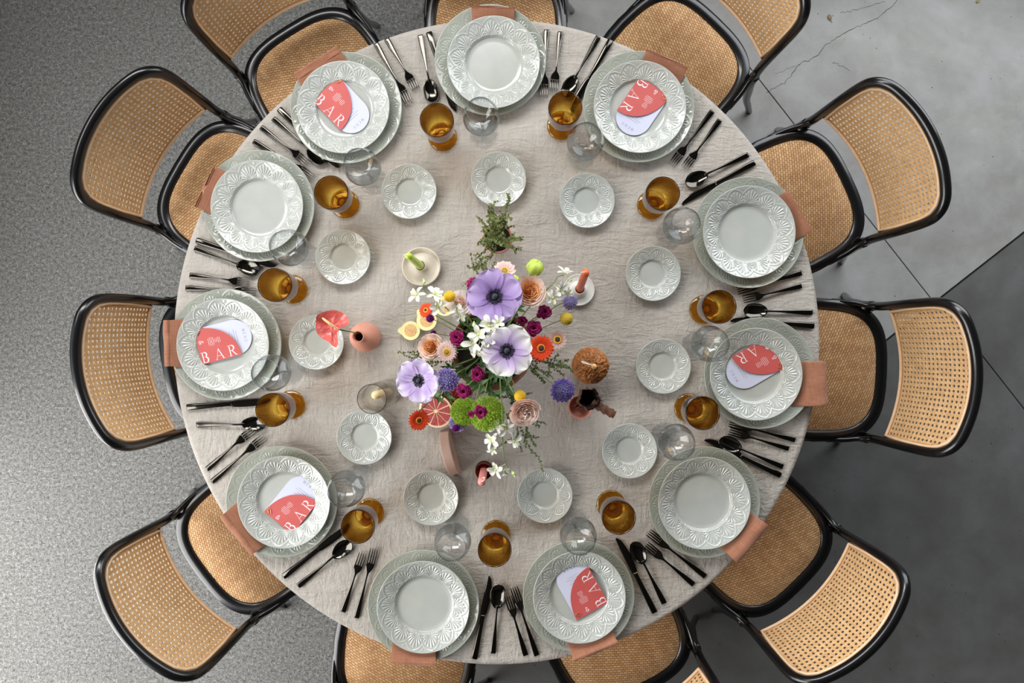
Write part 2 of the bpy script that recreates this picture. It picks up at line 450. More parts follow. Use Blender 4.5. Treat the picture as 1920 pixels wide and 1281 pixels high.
# ------------------------------------------------------------------ table and cloth
TC = P(931, 641, TABLE_Z); TR = 0.897
tbl = thing('round_table', 'large round dining table hidden under the linen cloth', 'table', (TC.x, TC.y, 0))
MB().lathe([(0.001, 0.715), (TR - 0.02, 0.715), (TR - 0.004, 0.722), (TR - 0.002, 0.735), (TR - 0.006, 0.744), (0.001, 0.744)], 96).build('tabletop', M_WOOD, tbl)
for k in range(4):
    a = PI / 4 + k * PI / 2
    MB().lathe(spline([(0.030, 0.715), (0.028, 0.60), (0.022, 0.30), (0.018, 0.0)], 4) + [(0.001, 0.0)], 20,
               Matrix.Translation((0.5 * math.cos(a), 0.5 * math.sin(a), 0))).build('leg', M_WOOD, tbl)
def cloth_fn(u, v):
    a = 2 * PI * v; s = u * 1.0
    n = 0.0012 * math.sin(5 * a + 9 * u) + 0.0008 * math.sin(11 * a - 14 * u)
    if u < 0.70:
        r = TR * u / 0.70 * 0.985
        return (r * math.cos(a), r * math.sin(a), -0.002 + n * min(1, r * 3) * 0.25)
    t = (u - 0.70) / 0.30
    if t < 0.3:                       # rolls over the edge
        b = t / 0.3 * PI / 2; r = TR * 0.985 + 0.0165 * math.sin(b); z = -0.002 - 0.0165 * (1 - math.cos(b))
        return (r * math.cos(a), r * math.sin(a), z)
    q = (t - 0.3) / 0.7
    r = TR * 0.985 + 0.0165 + q * (0.010 + 0.012 * math.sin(26 * a) + 0.007 * math.sin(9 * a + 1))
    return (r * math.cos(a), r * math.sin(a), -0.0185 - q * 0.17)
cloth = MB().grid(60, 360, cloth_fn, True).build('tablecloth', M_LINEN)
cloth.location = TC
tag(cloth, 'round natural linen tablecloth with fine creases spread over the table', 'tablecloth')

# ------------------------------------------------------------------ chairs
def chair_edge(z):
    """profile of the back posts: sideways half width, distance behind the seat joint"""
    K = [(0.0, 0.283, 0.130), (0.20, 0.243, 0.058), (0.40, 0.216, 0.006), (0.46, 0.211, 0.0), (0.57, 0.206, -0.010),
         (0.68, 0.207, 0.002), (0.76, 0.207, 0.018), (0.82, 0.203, 0.030), (0.86, 0.2, 0.038)]
    for (z0, x0, y0), (z1, x1, y1) in zip(K, K[1:]):
        if z <= z1:
            t = (z - z0) / (z1 - z0); return lerp(x0, x1, t), lerp(y0, y1, t)
    return K[-1][1:]
BULGE = 0.046
def back_y(x, z): return chair_edge(z)[1] + BULGE * (1 - (x / 0.207) ** 2)
def make_chair():
    t = thing('cane_chair', '', 'chair', group='black bentwood cane chairs around the table')
    # seat ring
    def ring(a, off):
        n = 3.7; c, s = math.cos(a), math.sin(a)
        x = math.copysign(abs(c) ** (2 / n), c) * (0.226 + off); y = math.copysign(abs(s) ** (2 / n), s) * (0.222 + off) - 0.172
        f_ = max(0.0, -(y + 0.172) / 0.222)
        return x * (1 - 0.045 * max(0.0, (y + 0.172) / 0.222) - 0.22 * f_ * f_), y - 0.016 * (x / 0.226) ** 2 * max(0, (y + 0.172) / 0.222)
    sec = [(0.0, 0.425), (0.004, 0.428), (0.004, 0.462), (0.0, 0.467), (-0.014, 0.469), (-0.030, 0.467), (-0.033, 0.462), (-0.033, 0.428), (-0.030, 0.425)]
    mb = MB()
    mb.grid(96, len(sec), lambda u, v: (lambda o: (*ring(2 * PI * u, o[0]), o[1]))(sec[int(round(v * len(sec))) % len(sec)]), True)
    mb.build('seat_ring', M_BLACK, t)
    # woven seat, crowned
    def pad(u, v):
        a = 2 * PI * v; x, y = ring(a, -0.0335)
        k = u; return (x * k, (y + 0.172) * k - 0.172, 0.463 + 0.020 * (1 - k ** 3.2))
    MB().grid(14, 72, pad, True).build('woven_seat', M_SEAT, t)
    # bent back: posts and top rail in one sweep
    half = [(0.20, 0.44), (0.207, 0.52), (0.206, 0.60), (0.207, 0.68), (0.207, 0.755), (0.200, 0.796), (0.180, 0.822), (0.145, 0.835), (0.075, 0.842), (0.0, 0.844)]
    def p3(x, z): return (x, chair_edge(z)[1] + (BULGE * (1 - (min(abs(x), 0.207) / 0.207) ** 2) if z > 0.7 else 0), z)
    path = [p3(*q) for q in half] + [p3(-x, z) for x, z in half[-2::-1]]
    path[0] = (chair_edge(0.44)[0], chair_edge(0.44)[1], 0.44); path[-1] = (-path[0][0], path[0][1], 0.44)
    path = spline(path, 6)
    MB().tube(path, 0.0138, 12).build('back_frame', M_BLACK, t)
    for s in (1, -1):
        zs = [0.46, 0.40, 0.30, 0.20, 0.10, 0.0]
        MB().tube(spline([(s * chair_edge(z)[0], chair_edge(z)[1], z) for z in zs], 4), [lerp(0.0165, 0.0115, k / 20) for k in range(21)], 12).build('leg', M_BLACK, t)
        MB().tube(spline([(s * 0.145, -0.335, 0.43), (s * 0.152, -0.348, 0.25), (s * 0.160, -0.362, 0.0)], 5), [lerp(0.0165, 0.011, k / 10) for k in range(11)], 12).build('leg', M_BLACK, t)
        MB().tube(spline([(s * 0.207, -0.006, 0.530), (s * 0.208, -0.012, 0.505), (s * 0.211, -0.034, 0.480), (s * 0.2185, -0.075, 0.466), (s * 0.222, -0.13, 0.455)], 5), 0.0085, 8).build('brace', M_BLACK, t)
    # cane panel with its open weave
    zb, zt = 0.578, 0.828
    out = [(-0.187, zb), (0.187, zb), (0.1925, 0.66), (0.1935, 0.735), (0.1925, 0.757), (0.187, 0.784), (0.172, 0.806), (0.148, 0.8185), (0.11, 0.825), (0.06, 0.8285), (0.0, 0.830)]
    out = out + [(-x, z) for x, z in out[-2:1:-1]]
    def inside(p):
        for i, a in enumerate(out):
            b = out[(i + 1) % len(out)]
            if (b[0] - a[0]) * (p[1] - a[1]) - (b[1] - a[1]) * (p[0] - a[0]) < 0.0: return False
        return True
    def clip_out(poly):
        for i, a in enumerate(out):
            b = out[(i + 1) % len(out)]
            n = (b[1] - a[1], -(b[0] - a[0])); poly = clip(poly, n, a[0] * n[0] + a[1] * n[1])
            if len(poly) < 3: return []
        return poly
    mb = MB(); pitch = 0.0143
    S = lambda x, z: (x, back_y(x, z), z)
    for i in range(-14, 14):
        for j in range(0, 18):
            x0, z0 = i * pitch, zb + 0.004 + j * pitch; x1, z1 = x0 + pitch, z0 + pitch
            if j == 0: z0 = zb
            sq = [(x0, z0), (x1, z0), (x1, z1), (x0, z1)]
            if all(inside(p) for p in sq):
                cx, cz = x0 + pitch / 2, z1 - pitch / 2; h = 0.0036; k = 0.0018
                hole = [(cx - k, cz - h), (cx + k, cz - h), (cx + h, cz - k), (cx + h, cz + k), (cx + k, cz + h), (cx - k, cz + h), (cx - h, cz + k), (cx - h, cz - k)]
                vs = [S(*p) for p in sq + hole]
                mb.add(vs, [(0, 1, 5, 4), (1, 6, 5), (1, 2, 7, 6), (2, 8, 7), (2, 3, 9, 8), (3, 10, 9), (3, 0, 11, 10), (0, 4, 11)])
            else:
                q = clip_out(sq)
                if len(q) > 2: mb.add([S(*p) for p in q], [tuple(range(len(q)))])
    o = mb.build('cane_panel', M_CANE, t, smooth=False, label='open cane webbing with rows of small holes')
    so = o.modifiers.new('thickness', 'SOLIDIFY'); so.thickness = 0.0022; so.offset = 0
    loop = []
    for i, a in enumerate(out):
        b = out[(i + 1) % len(out)]; m = max(1, int(math.hypot(b[0] - a[0], b[1] - a[1]) / 0.02))
        loop += [(lerp(a[0], b[0], k / m), lerp(a[1], b[1], k / m)) for k in range(m)]
    loop.append(loop[0])
    MB().tube([(x, back_y(x, z) - 0.0055, z) for x, z in loop], 0.0046, 8, False).build('cane_edging', M_EDGE, t)
    MB().tube([(x, back_y(x, zb) + 0.002, zb - 0.006) for x in [lerp(-0.203, 0.203, k / 24) for k in range(25)]], 0.0065, 8).build('back_rail', M_BLACK, t)
    return t
ORD = ['first', 'second', 'third', 'fourth', 'fifth']
def seat_phrase(k):
    if k == 0: return 'at seat facing the potted herb'
    if k <= 5: return 'at %s seat clockwise from the potted herb' % ORD[k - 1]
    return 'at %s seat anticlockwise from the potted herb' % ORD[10 - k]
CHAIRS = [(-0.052, 1.150, 90), (0.623, 0.994, 46), (1.033, 0.507, 25.7), (1.143, -0.0975, -2.4), (0.890, -0.748, -45), (0.399, -1.076, -64),
          (-0.36, -1.150, -97), (-0.955, -0.7235, 217.5), (-1.062, -0.0805, 190.7), (-1.03, 0.542, 149.3), (-0.693, 0.962, 122)]
ch0 = make_chair(); fam = family(ch0)
for k, (x, y, a) in enumerate(CHAIRS):
    lab = 'black bentwood chair with cane back ' + seat_phrase(k)
    rz = R(a - 90)
    if k == 0: ch0.location = (x, y, 0); ch0.rotation_euler = (0, 0, rz); ch0['label'] = lab
    else: dup(ch0, (x, y, 0), rz, lab, fam)

# ------------------------------------------------------------------ tableware
def fan_relief(n, rb, rf, ridges, amp):
    """moulded palmettes round a rim: ribbed fans, a bead at the foot of each and a zigzag border"""
    sec = 2 * PI / n
    def h(r, th):
        a = ((th / sec) % 1.0 - 0.5) * sec
        x = r * math.sin(a); y = r * math.cos(a) - rb
        rho = math.hypot(x, y); phi = math.atan2(x, max(y, 1e-6))
        if y < -0.004: return 0.0
        env = rf * (1 - 0.42 * (abs(phi) / 1.35) ** 1.2)
        z = 0.0
        if abs(phi) < 1.5 and rho < env * 1.02:
            k = 0.5 + 0.5 * math.cos(phi * ridges)
            z += amp * k * sstep(0.10, 0.4, rho / env) * (1 - sstep(0.86, 1.0, rho / (env * (0.86 + 0.14 * k))))
        z += amp * 0.75 * math.exp(-((rho - env * 1.13) / 0.0011) ** 2) * (1 if abs(phi) < 1.3 else 0)
        z += amp * 0.9 * math.exp(-(rho / 0.0019) ** 2)
        b = (abs(a) - sec / 2) * r; dy = y - rf * 0.98
        for q in range(5):
            cx, cy = 0.0022 * math.cos(q * 1.2566), 0.0022 * math.sin(q * 1.2566)
            z += amp * 0.6 * math.exp(-(((b - cx) ** 2 + (dy - cy) ** 2) / 0.0010 ** 2))
        return z
    return h
def make_plate(name, RR, rw, hz, n, rb, rf, ridges, amp, seg, nr, m, foot):
    """well of radius rw, rim out to RR at height hz; the moulding is in the surface"""
    rel = fan_relief(n, rb, rf, ridges, amp)
    up = []
    for k in range(8): up.append((rw * 0.98 * k / 7 + 0.0005, 0.006))
    for k in range(1, nr + 1):
        t = k / nr; r = lerp(rw * 0.98, RR - 0.0025, t)
        z = 0.006 + (hz - 0.006) * (0.25 * sstep(0, 0.16, t) + 0.75 * t ** 1.25)
        up.append((r, z))
    lip = [(RR - 0.001, hz + 0.0008), (RR, hz - 0.0004), (RR - 0.0008, hz - 0.0022)]
    und = [(lerp(RR - 0.004, foot + 0.006, k / 6), lerp(hz - 0.005, 0.0035, (k / 6) ** 0.7)) for k in range(7)] + [(foot, 0.0), (foot - 0.004, 0.0), (foot - 0.006, 0.002), (0.001, 0.002)]
    prof = up + lip + und; nu = len(up)
    def fn(u, v):
        i = int(round(u * (len(prof) - 1))); r, z = prof[i]; a = 2 * PI * v
        if 8 <= i < nu: z += rel(r, a)
        if 5 <= i < 8: z += 0
        return (r * math.cos(a), r * math.sin(a), z)
    mb = MB(); mb.grid(len(prof) - 1, seg, fn, True)
    return mb.mesh(name, m)
ME_CHARGER = make_plate('charger_plate', 0.1525, 0.105, 0.024, 16, 0.111, 0.031, 20, 0.0013, 512, 30, M_CHARGER, 0.08)
ME_PLATE = make_plate('dinner_plate', 0.1255, 0.0755, 0.030, 14, 0.0795, 0.0365, 21, 0.0017, 560, 46, M_PLATE, 0.058)
ME_SIDE = make_plate('side_plate', 0.0755, 0.0350, 0.021, 8, 0.0380, 0.0280, 21, 0.0014, 350, 42, M_PLATE, 0.034)
def single(name, me, label, cat, group, loc, rz=0.0):
    o = bpy.data.objects.new(name, me); C.objects.link(o); o.location = loc; o.rotation_euler = (0, 0, rz)
    return tag(o, label, cat, group)

CHARGER = [(919.5, 112), (1197.5, 200), (1403, 436), (1425, 700), (1321, 942), (1085, 1118), (794, 1136), (528, 941), (423, 646), (485, 386), (649, 202)]
PLATE = [(925.5, 116), (1200, 200), (1405, 435), (1418, 702), (1321, 944), (1086.5, 1120.5), (793.5, 1139), (532, 942), (417.5, 646.5), (481.5, 387), (643.5, 200.5)]
SIDE = [(935, 336), (1101, 376), (1225, 513), (1244, 687), (1181, 846), (1022, 930), (808, 934), (683, 820), (593, 642), (643, 482), (767, 359)]
NAP = [((885, 12), (965, 15)), ((1212, 93), (1290, 128)), ((1472, 360), (1517, 437)), ((1546, 677), (1549, 760)), ((1439, 985), (1383, 1055)), ((1159, 1206), (1076, 1240)),
       ((817, 1247), (732, 1243)), ((472, 1042), (413, 968)), ((310, 688), (308, 600)), ((366, 388), (403, 311)), ((556, 147), (638, 94))]
RIM_C, RIM_P, BASE_P = TABLE_Z + 0.024, TABLE_Z + 0.013 + 0.030, TABLE_Z + 0.013
BARE = [0, 2, 4, 6, 9]
for k in range(11):
    ph = seat_phrase(k); c = P(*CHARGER[k], RIM_C); p = P(*PLATE[k], RIM_P); sd = P(*SIDE[k], TABLE_Z + 0.021)
    single('charger_plate', ME_CHARGER, 'wide celadon charger plate ' + ph, 'plate', 'charger plates', (c.x, c.y, TABLE_Z), rnd.uniform(0, 6))
    single('dinner_plate', ME_PLATE, ('empty celadon dinner plate ' if k in BARE else 'celadon dinner plate under a card ') + ph, 'plate', 'dinner plates', (p.x, p.y, BASE_P), rnd.uniform(0, 6))
    lab = 'small celadon side plate under the coral anthurium' if k == 8 else 'small celadon side plate ' + ph
    single('side_plate', ME_SIDE, lab, 'plate', 'side plates', (sd.x, sd.y, TABLE_Z), rnd.uniform(0, 6))
    # napkin: tucked between the plates, over the charger's lip and down past the table edge
    q0, q1 = P(*NAP[k][0], 0.782), P(*NAP[k][1], 0.782)
    mid = (q0 + q1) / 2; d = mid - p; d.z = 0
    across = (q1 - q0); w = across.length / 2; across.normalize()
    dirn = Vector((across.y, -across.x, 0))
    if dirn.dot(d) < 0: dirn = -dirn
    L = d.dot(dirn); sh = d.dot(across)
    # keep the fall clear of the cloth's edge
    end = p + dirn * L; far = Vector((end.x - TC.x, end.y - TC.y)).length
    drop = 0.165 if far > 0.925 else 0.02
    path = [(0.066, 0.7592), (0.086, 0.7605), (0.112, 0.766), (0.135, 0.774), (0.150, 0.7805), (max(0.153, L - 0.014), 0.7835), (L - 0.004, 0.781), (L, 0.774), (L + 0.001, 0.760), (L + 0.002, 0.760 - drop * 0.5), (L + 0.003, 0.760 - drop)]
    path = spline(path, 4); n = len(path) - 1; s0 = rnd.uniform(0, 6)
    def nf(u, v):
        dd, z = path[int(round(u * n))]; x = (v - 0.5) * 2
        ww = w * (1 - 0.03 * sstep(0.5, 0.7, u)) * (1 + 0.02 * math.sin(9 * u + s0))
        zz = z + 0.0014 * math.sin(5 * x + s0 + 6 * u) * sstep(0.3, 0.6, u)
        return (x * ww + sh, dd + 0.003 * math.sin(3.2 * x + s0) * sstep(0.55, 0.8, u), zz - TABLE_Z)
    o = MB().grid(n, 14, nf).build('linen_napkin', M_NAP)
    so = o.modifiers.new('thickness', 'SOLIDIFY'); so.thickness = 0.006; so.offset = 1
    bv = o.modifiers.new('edge', 'BEVEL'); bv.width = 0.002; bv.segments = 2; bv.limit_method = 'ANGLE'
    o.location = (p.x, p.y, TABLE_Z); o.rotation_euler = (0, 0, math.atan2(dirn.y, dirn.x) - PI / 2)
    tag(o, 'folded terracotta napkin between plates ' + ph, 'napkin', 'terracotta napkins')

# ---- menu cards
M_PALE = mat('lilac_card', (206, 210, 232), 0.6); M_RED = varied('coral_card', (192, 84, 80), (200, 92, 88), 0.55, 20)
M_INK = mat('white_ink', (238, 228, 232), 0.6); M_GREY = mat('mauve_ink', (150, 146, 168), 0.7); M_GOLD = mat('rose_gold', (226, 170, 120), 0.2, 1.0)
def stroke(mb, pts, w0, z, w1=None):
    """flat ribbon of lettering; w0 at both ends, w1 in the middle"""
    pts = [Vector((p[0], p[1], 0)) for p in pts]; vs = []; n = len(pts)
    for i, p in enumerate(pts):
        t = (pts[min(i + 1, n - 1)] - pts[max(i - 1, 0)]).normalized(); nn = Vector((-t.y, t.x, 0))
        w = w0 if w1 is None else lerp(w0, w1, math.sin(PI * i / (n - 1)))
        vs += [p + nn * w / 2, p - nn * w / 2]
    mb.add([Vector((v.x, v.y, z)) for v in vs], [(2 * i + 1, 2 * i + 3, 2 * i + 2, 2 * i) for i in range(n - 1)])
def arc(cx, cy, rx, ry, a0, a1, n=14):
    return [(cx + rx * math.cos(lerp(a0, a1, k / n)), cy + ry * math.sin(lerp(a0, a1, k / n))) for k in range(n + 1)]
def letter(mb, ch, x, y, h, z, ux=(1, 0), thick=0.10, thin=0.035):
    """roman capitals with serifs, drawn along direction ux"""
    uy = (-ux[1], ux[0])
    def T(p): return (x + (p[0] * ux[0] + p[1] * uy[0]) * h, y + (p[0] * ux[1] + p[1] * uy[1]) * h)
    def S(pts, w, w1=None): stroke(mb, [T(p) for p in pts], w * h, z, None if w1 is None else w1 * h)
    def serif(px, py, ww=0.15): S([(px - ww, py), (px + ww, py)], thin)
    k, t = thick, thin
    if ch == 'B':
        S([(0.12, 0), (0.12, 1)], k); serif(0.09, 0.018, 0.12); serif(0.09, 0.982, 0.12)
        S([(0.12, 0.98), (0.30, 0.98)] + arc(0.30, 0.755, 0.20, 0.225, PI / 2, -PI / 2) + [(0.12, 0.53)], t, k * 1.5)
        S([(0.12, 0.53), (0.33, 0.53)] + arc(0.33, 0.275, 0.24, 0.255, PI / 2, -PI / 2) + [(0.12, 0.02)], t, k * 1.5)
    elif ch == 'A':
        S([(0.06, 0), (0.39, 0.99)], t); S([(0.38, 1.0), (0.74, 0)], k); S([(0.17, 0.33), (0.61, 0.33)], t); serif(0.06, 0.018, 0.11); serif(0.74, 0.018, 0.13)
    elif ch == 'R':
        S([(0.12, 0), (0.12, 1)], k); serif(0.12, 0.018); serif(0.09, 0.982, 0.12)
        S([(0.12, 0.98), (0.31, 0.98)] + arc(0.31, 0.745, 0.22, 0.235, PI / 2, -PI / 2) + [(0.12, 0.51)], t, k * 1.5)
        S([(0.30, 0.51), (0.66, 0.0)], k); serif(0.68, 0.018, 0.09)
    elif ch == 'M':
        S([(0.08, 0), (0.12, 1)], t * 1.4); S([(0.12, 1), (0.45, 0.05)], k); S([(0.45, 0.05), (0.78, 1)], t * 1.4); S([(0.78, 1), (0.82, 0)], k); serif(0.08, 0.02, 0.09); serif(0.82, 0.02, 0.11)
    elif ch == 'E':
        S([(0.12, 0), (0.12, 1)], k)
        for yy, xx in ((0.02, 0.55), (0.5, 0.45), (0.98, 0.52)): S([(0.05, yy), (xx, yy)], t * 1.4)
    elif ch == 'N':
        S([(0.1, 0), (0.1, 1)], t * 1.4); S([(0.1, 1), (0.7, 0)], k); S([(0.7, 0), (0.7, 1)], t * 1.4); serif(0.1, 0.02, 0.09); serif(0.7, 0.98, 0.09)
    elif ch == 'U':
        S([(0.1, 1), (0.1, 0.3)], k); S(arc(0.38, 0.3, 0.28, 0.28, PI, 2 * PI), t * 1.6); S([(0.66, 0.3), (0.66, 1)], t * 1.6); serif(0.1, 0.98, 0.1); serif(0.66, 0.98, 0.09)
    elif ch == '&':
        S(arc(0.36, 0.74, 0.17, 0.22, -0.9, PI * 1.25, 16) + [(0.32, 0.48), (0.78, 0.02)], t * 1.6, k)
        S([(0.34, 0.5)] + arc(0.30, 0.24, 0.24, 0.24, PI * 0.6, PI * 1.75, 14) + [(0.66, 0.28), (0.72, 0.46)], t * 1.6, k * 1.2)
CW, CL = 0.098, 0.150
def make_card():
    t = thing('menu_card', '', 'card', group='menu cards on the dinner plates')
    pale = [(0, 0), (CL - CW / 2, 0)] + arc(CL - CW / 2, CW / 2, CW / 2, CW / 2, -PI / 2, PI / 2, 24)[1:-1] + [(CL - CW / 2, CW), (0, CW)]
    pc = MB().prism(pale, 0, 0.0012).build('menu_sheet', M_PALE, t, False, 'pale lilac arched sheet reading MENU')
    mb = MB(); yy = CW / 2 + 0.017
    for ch, adv in (('M', 1.05), ('E', 0.85), ('N', 1.0), ('U', 0.9)):
        letter(mb, ch, CL - 0.022, yy, 0.0072, 0.00135, (0, -1), 0.13, 0.06); yy -= adv * 0.0105
    for k, ln in enumerate((0.034, 0.046, 0.028, 0.040, 0.030)):
        x = CL - 0.040 - k * 0.006; stroke(mb, [(x, CW / 2 + ln / 2), (x, CW / 2 - ln / 2)], 0.0009, 0.00135)
    mb.build('menu_lettering', M_GREY, pc, False)
    e = 0.112
    red = [(0, -0.001), (e, -0.001)] + [(e * math.cos(a), -0.001 + (CW + 0.001) * math.sin(a) ** 0.92) for a in [PI / 2 * k / 22 for k in range(1, 22)]] + [(0, CW)]
    M = Matrix.Translation((0, 0, 0.0022)) @ Matrix.Rotation(R(-1.0), 4, 'Y')
    rc = MB().prism(red, 0, 0.0012, M).build('bar_sheet', M_RED, t, False, 'coral quarter-arch sheet reading BAR')
    mb = MB(); x = 0.0035
    for ch, adv in (('B', 0.0375), ('A', 0.0385), ('R', 0.03)): letter(mb, ch, x, 0.0015, 0.0295, 0.0013, (1, 0), 0.085, 0.03); x += adv
    letter(mb, '&', 0.0065, 0.0635, 0.0125, 0.0013, (0, -1), 0.10, 0.06)
    for k, ln in enumerate((0.019, 0.024, 0.024, 0.022, 0.010, 0.012, 0.016, 0.014)):
        x = 0.0325 + k * 0.0045; stroke(mb, [(x, 0.0545 + ln / 2), (x, 0.0545 - ln / 2)], 0.0009, 0.0013)
    mb.xf(M).build('bar_lettering', M_INK, rc, False)
    clip_pts = spline([(0.004, 0.084, 0), (0.012, 0.0925, 0), (0.016, 0.088, 0), (0.007, 0.078, 0)], 5)
    MB().tube([(a, b, 0.0048) for a, b, _ in clip_pts], 0.0008, 6).build('clip', M_GOLD, t, label='small rose gold clip')
    return t
CARDS = {8: ((380, 683.5), (457, 663)), 10: ((586.5, 189), (636, 241)), 1: ((1200, 144), (1160, 203)), 3: ((1438, 631.5), (1377, 667)), 7: ((548, 1001.5), (591, 948)), 5: ((1140, 1130), (1105.5, 1068))}
card0 = make_card(); cfam = family(card0); first = True
for k, (a, b) in CARDS.items():
    pa, pb = P(*a, BASE_P + 0.010), P(*b, BASE_P + 0.010); ang = math.atan2(pb.y - pa.y, pb.x - pa.x)
    lab = 'coral and lilac BAR menu card ' + seat_phrase(k)
    loc = (pa.x, pa.y, BASE_P + 0.0085)
    if first: card0.location = loc; card0.rotation_euler = (0, 0, ang); card0['label'] = lab; first = False
    else: dup(card0, loc, ang, lab, cfam)

# ---- cutlery: handle end at the origin, pointing along +x
def loft(secs, M=None):
    """sections (x, y, half width, z centre, half thickness) with a rounded flat section"""
    mb = MB(); K = 10; vs = []; n = len(secs)
    for x, y, w, z, t in secs:
        for k in range(K):
            a = 2 * PI * k / K; c, s = math.cos(a), math.sin(a)
            vs.append((x, y + w * math.copysign(abs(c) ** 0.55, c), z + t * math.copysign(abs(s) ** 0.7, s)))
    fs = [(i * K + k, (i + 1) * K + k, (i + 1) * K + (k + 1) % K, i * K + (k + 1) % K) for i in range(n - 1) for k in range(K)]
    fs += [tuple(range(K)), tuple((n - 1) * K + k for k in range(K - 1, -1, -1))]
    return mb.add(vs, fs)
def make_knife():
    t = thing('table_knife', '', 'knife', group='table knives')
    loft([(0, 0, .0078, .004, .0034), (.002, 0, .0088, .004, .0040), (.03, 0, .0084, .0042, .0040), (.08, 0, .0064, .005, .0036), (.118, 0, .0058, .005, .0032), (.124, 0, .0068, .005, .0022)]).build('handle', M_METAL, t)
    bl = [(.123, 0, .0068, .005, .0018), (.135, -.0006, .0088, .005, .0015), (.17, -.0012, .0098, .0045, .0013), (.20, -.0008, .0088, .004, .0012), (.22, .001, .0062, .0036, .0010), (.2295, .0036, .0030, .003, .0008), (.2318, .005, .0006, .003, .0005)]
    loft(spline(bl, 4)).build('blade', M_METAL, t); return t
def make_spoon():
    t = thing('table_spoon', '', 'spoon', group='table spoons')
    h = [(0, 0, .0070, .003, .0022), (.0015, 0, .0078, .003, .0026), (.03, 0, .0070, .0038, .0026), (.075, 0, .0038, .0075, .0024), (.105, 0, .0027, .0105, .0022), (.125, 0, .0030, .0095, .0020), (.133, 0, .0042, .008, .0018)]
    loft(spline(h, 3)).build('handle', M_METAL, t)
    a, b, cx = .0335, .0215, .1585
    def outline(th):
        c, s = math.cos(th), math.sin(th); return cx + a * c, b * s * (1 + 0.12 * c)
    def bowl(u, v):
        th = 2 * PI * v
        k = u / 0.5 if u < 0.5 else (1 - u) / 0.5
        x, y = outline(th); dpt = 0.0095 * (1 - k ** 2.2)
        z = 0.0098 - dpt - (0.0011 if u > 0.5 else 0) - 0.0008 * math.cos(th) * k
        return (cx + (x - cx) * k, y * k, z)
    MB().grid(20, 48, lambda u, v: bowl(min(max(u, 0.004), 0.996), v), True).build('bowl', M_METAL, t); return t
def make_fork(name, L, grp):
    t = thing(name, '', 'fork', group=grp); s = L / 0.19
    h = [(0, 0, .0068, .003, .0022), (.0015, 0, .0076, .003, .0026), (.03, 0, .0068, .0038, .0026), (.075, 0, .0038, .0075, .0024), (.105, 0, .0027, .0105, .0022), (.122, 0, .0034, .0105, .0020), (.130, 0, .0075, .009, .0016), (.138, 0, .0112, .007, .0014), (.146, 0, .0119, .0052, .0013), (.1485, 0, .0119, .0050, .0012)]
    loft(spline([(x * s, y, w, z, q) for x, y, w, z, q in h], 3)).build('handle', M_METAL, t)
    for k in range(4):
        y = (k - 1.5) * 0.0064
        q = [(.1475, y, .0022, .0050, .0011), (.160, y, .0020, .0046, .0011), (.176, y, .0017, .0062, .0010), (.187, y * .97, .0012, .0088, .0008), (.190, y * .96, .0006, .0098, .0004)]
        loft(spline([(x * s, yy, w, z, qq) for x, yy, w, z, qq in q], 3)).build('tine', M_METAL, t)
    return t
CUT = {  # handle end, tip : knife, spoon, dinner fork, dessert fork
 0: [((804, 60), (852, 209)), ((788, 67), (812.5, 192)), ((1025, 55), (1019, 185)), ((1051, 59), (1037.5, 173))],
 1: [((1142, 81), (1072, 205)), ((1120, 72), (1060, 178)), ((1336, 208), (1258, 311)), ((1350, 225), (1282, 316))],
 2: [((1414, 305), (1279, 380)), ((1402, 290), (1286, 345)), ((1502, 512), (1380, 546)), ((1503, 536), (1392, 562))],
 3: [((1527, 611), (1370, 599)), ((1525, 586), (1392, 582)), ((1491, 825), (1366, 793)), ((1481, 842), (1368, 808))],
 4: [((1464, 892), (1323, 823)), ((1470, 876), (1346, 824)), ((1327, 1085), (1217, 999)), ((1302, 1098), (1212, 1022))],
 5: [((1229, 1151), (1157, 1007)), ((1247, 1134), (1185, 1014)), ((1008, 1234), (964, 1103)), ((986, 1231), (953, 1119))],
 6: [((889, 1238), (920, 1080)), ((924, 1230), (936, 1091)), ((667, 1162), (701, 1031)), ((642, 1149), (680, 1038))],
 7: [((531, 1082), (655, 985)), ((557, 1101), (661, 1014)), ((395, 905), (496, 818)), ((386, 881), (474, 805))],
 8: [((350, 764), (506, 752)), ((364, 797), (502, 795)), ((346, 540), (479, 547)), ((355, 516), (469, 530))],
 9: [((369, 451), (515, 500)), ((363, 465), (488, 511)), ((474, 264), (587, 331)), ((490, 239), (579, 306))],
 10: [((524, 205), (632, 314)), ((512, 222), (611, 306)), ((704, 80), (768, 194)), ((725, 73), (782, 170))]}
KIND = [(make_knife(), 'dark steel table knife ', 0.2318), (make_spoon(), 'dark steel table spoon ', 0.192),
        (make_fork('dinner_fork', 0.190, 'dinner forks'), 'long dark steel dinner fork ', 0.190), (make_fork('dessert_fork', 0.168, 'dessert forks'), 'short dark steel dessert fork ', 0.168)]
for j, (proto, lab, L) in enumerate(KIND):
    fm = family(proto)
    for k in range(11):
        a, b = CUT[k][j]; pa, pb = P(*a, TABLE_Z + 0.006), P(*b, TABLE_Z + 0.006); d = pb - pa; ang = math.atan2(d.y, d.x)
        m = (pa + pb) / 2 - d.normalized() * L / 2
        loc = (m.x, m.y, TABLE_Z - 0.0008)
        if k == 0: proto.location = loc; proto.rotation_euler = (0, 0, ang); proto['label'] = lab + seat_phrase(0); o = proto
        else: o = dup(proto, loc, ang, lab + seat_phrase(k), fm)
        f = d.length / L
        if j > 1: o.scale = (max(0.93, min(1.06, f)), 1, 1)

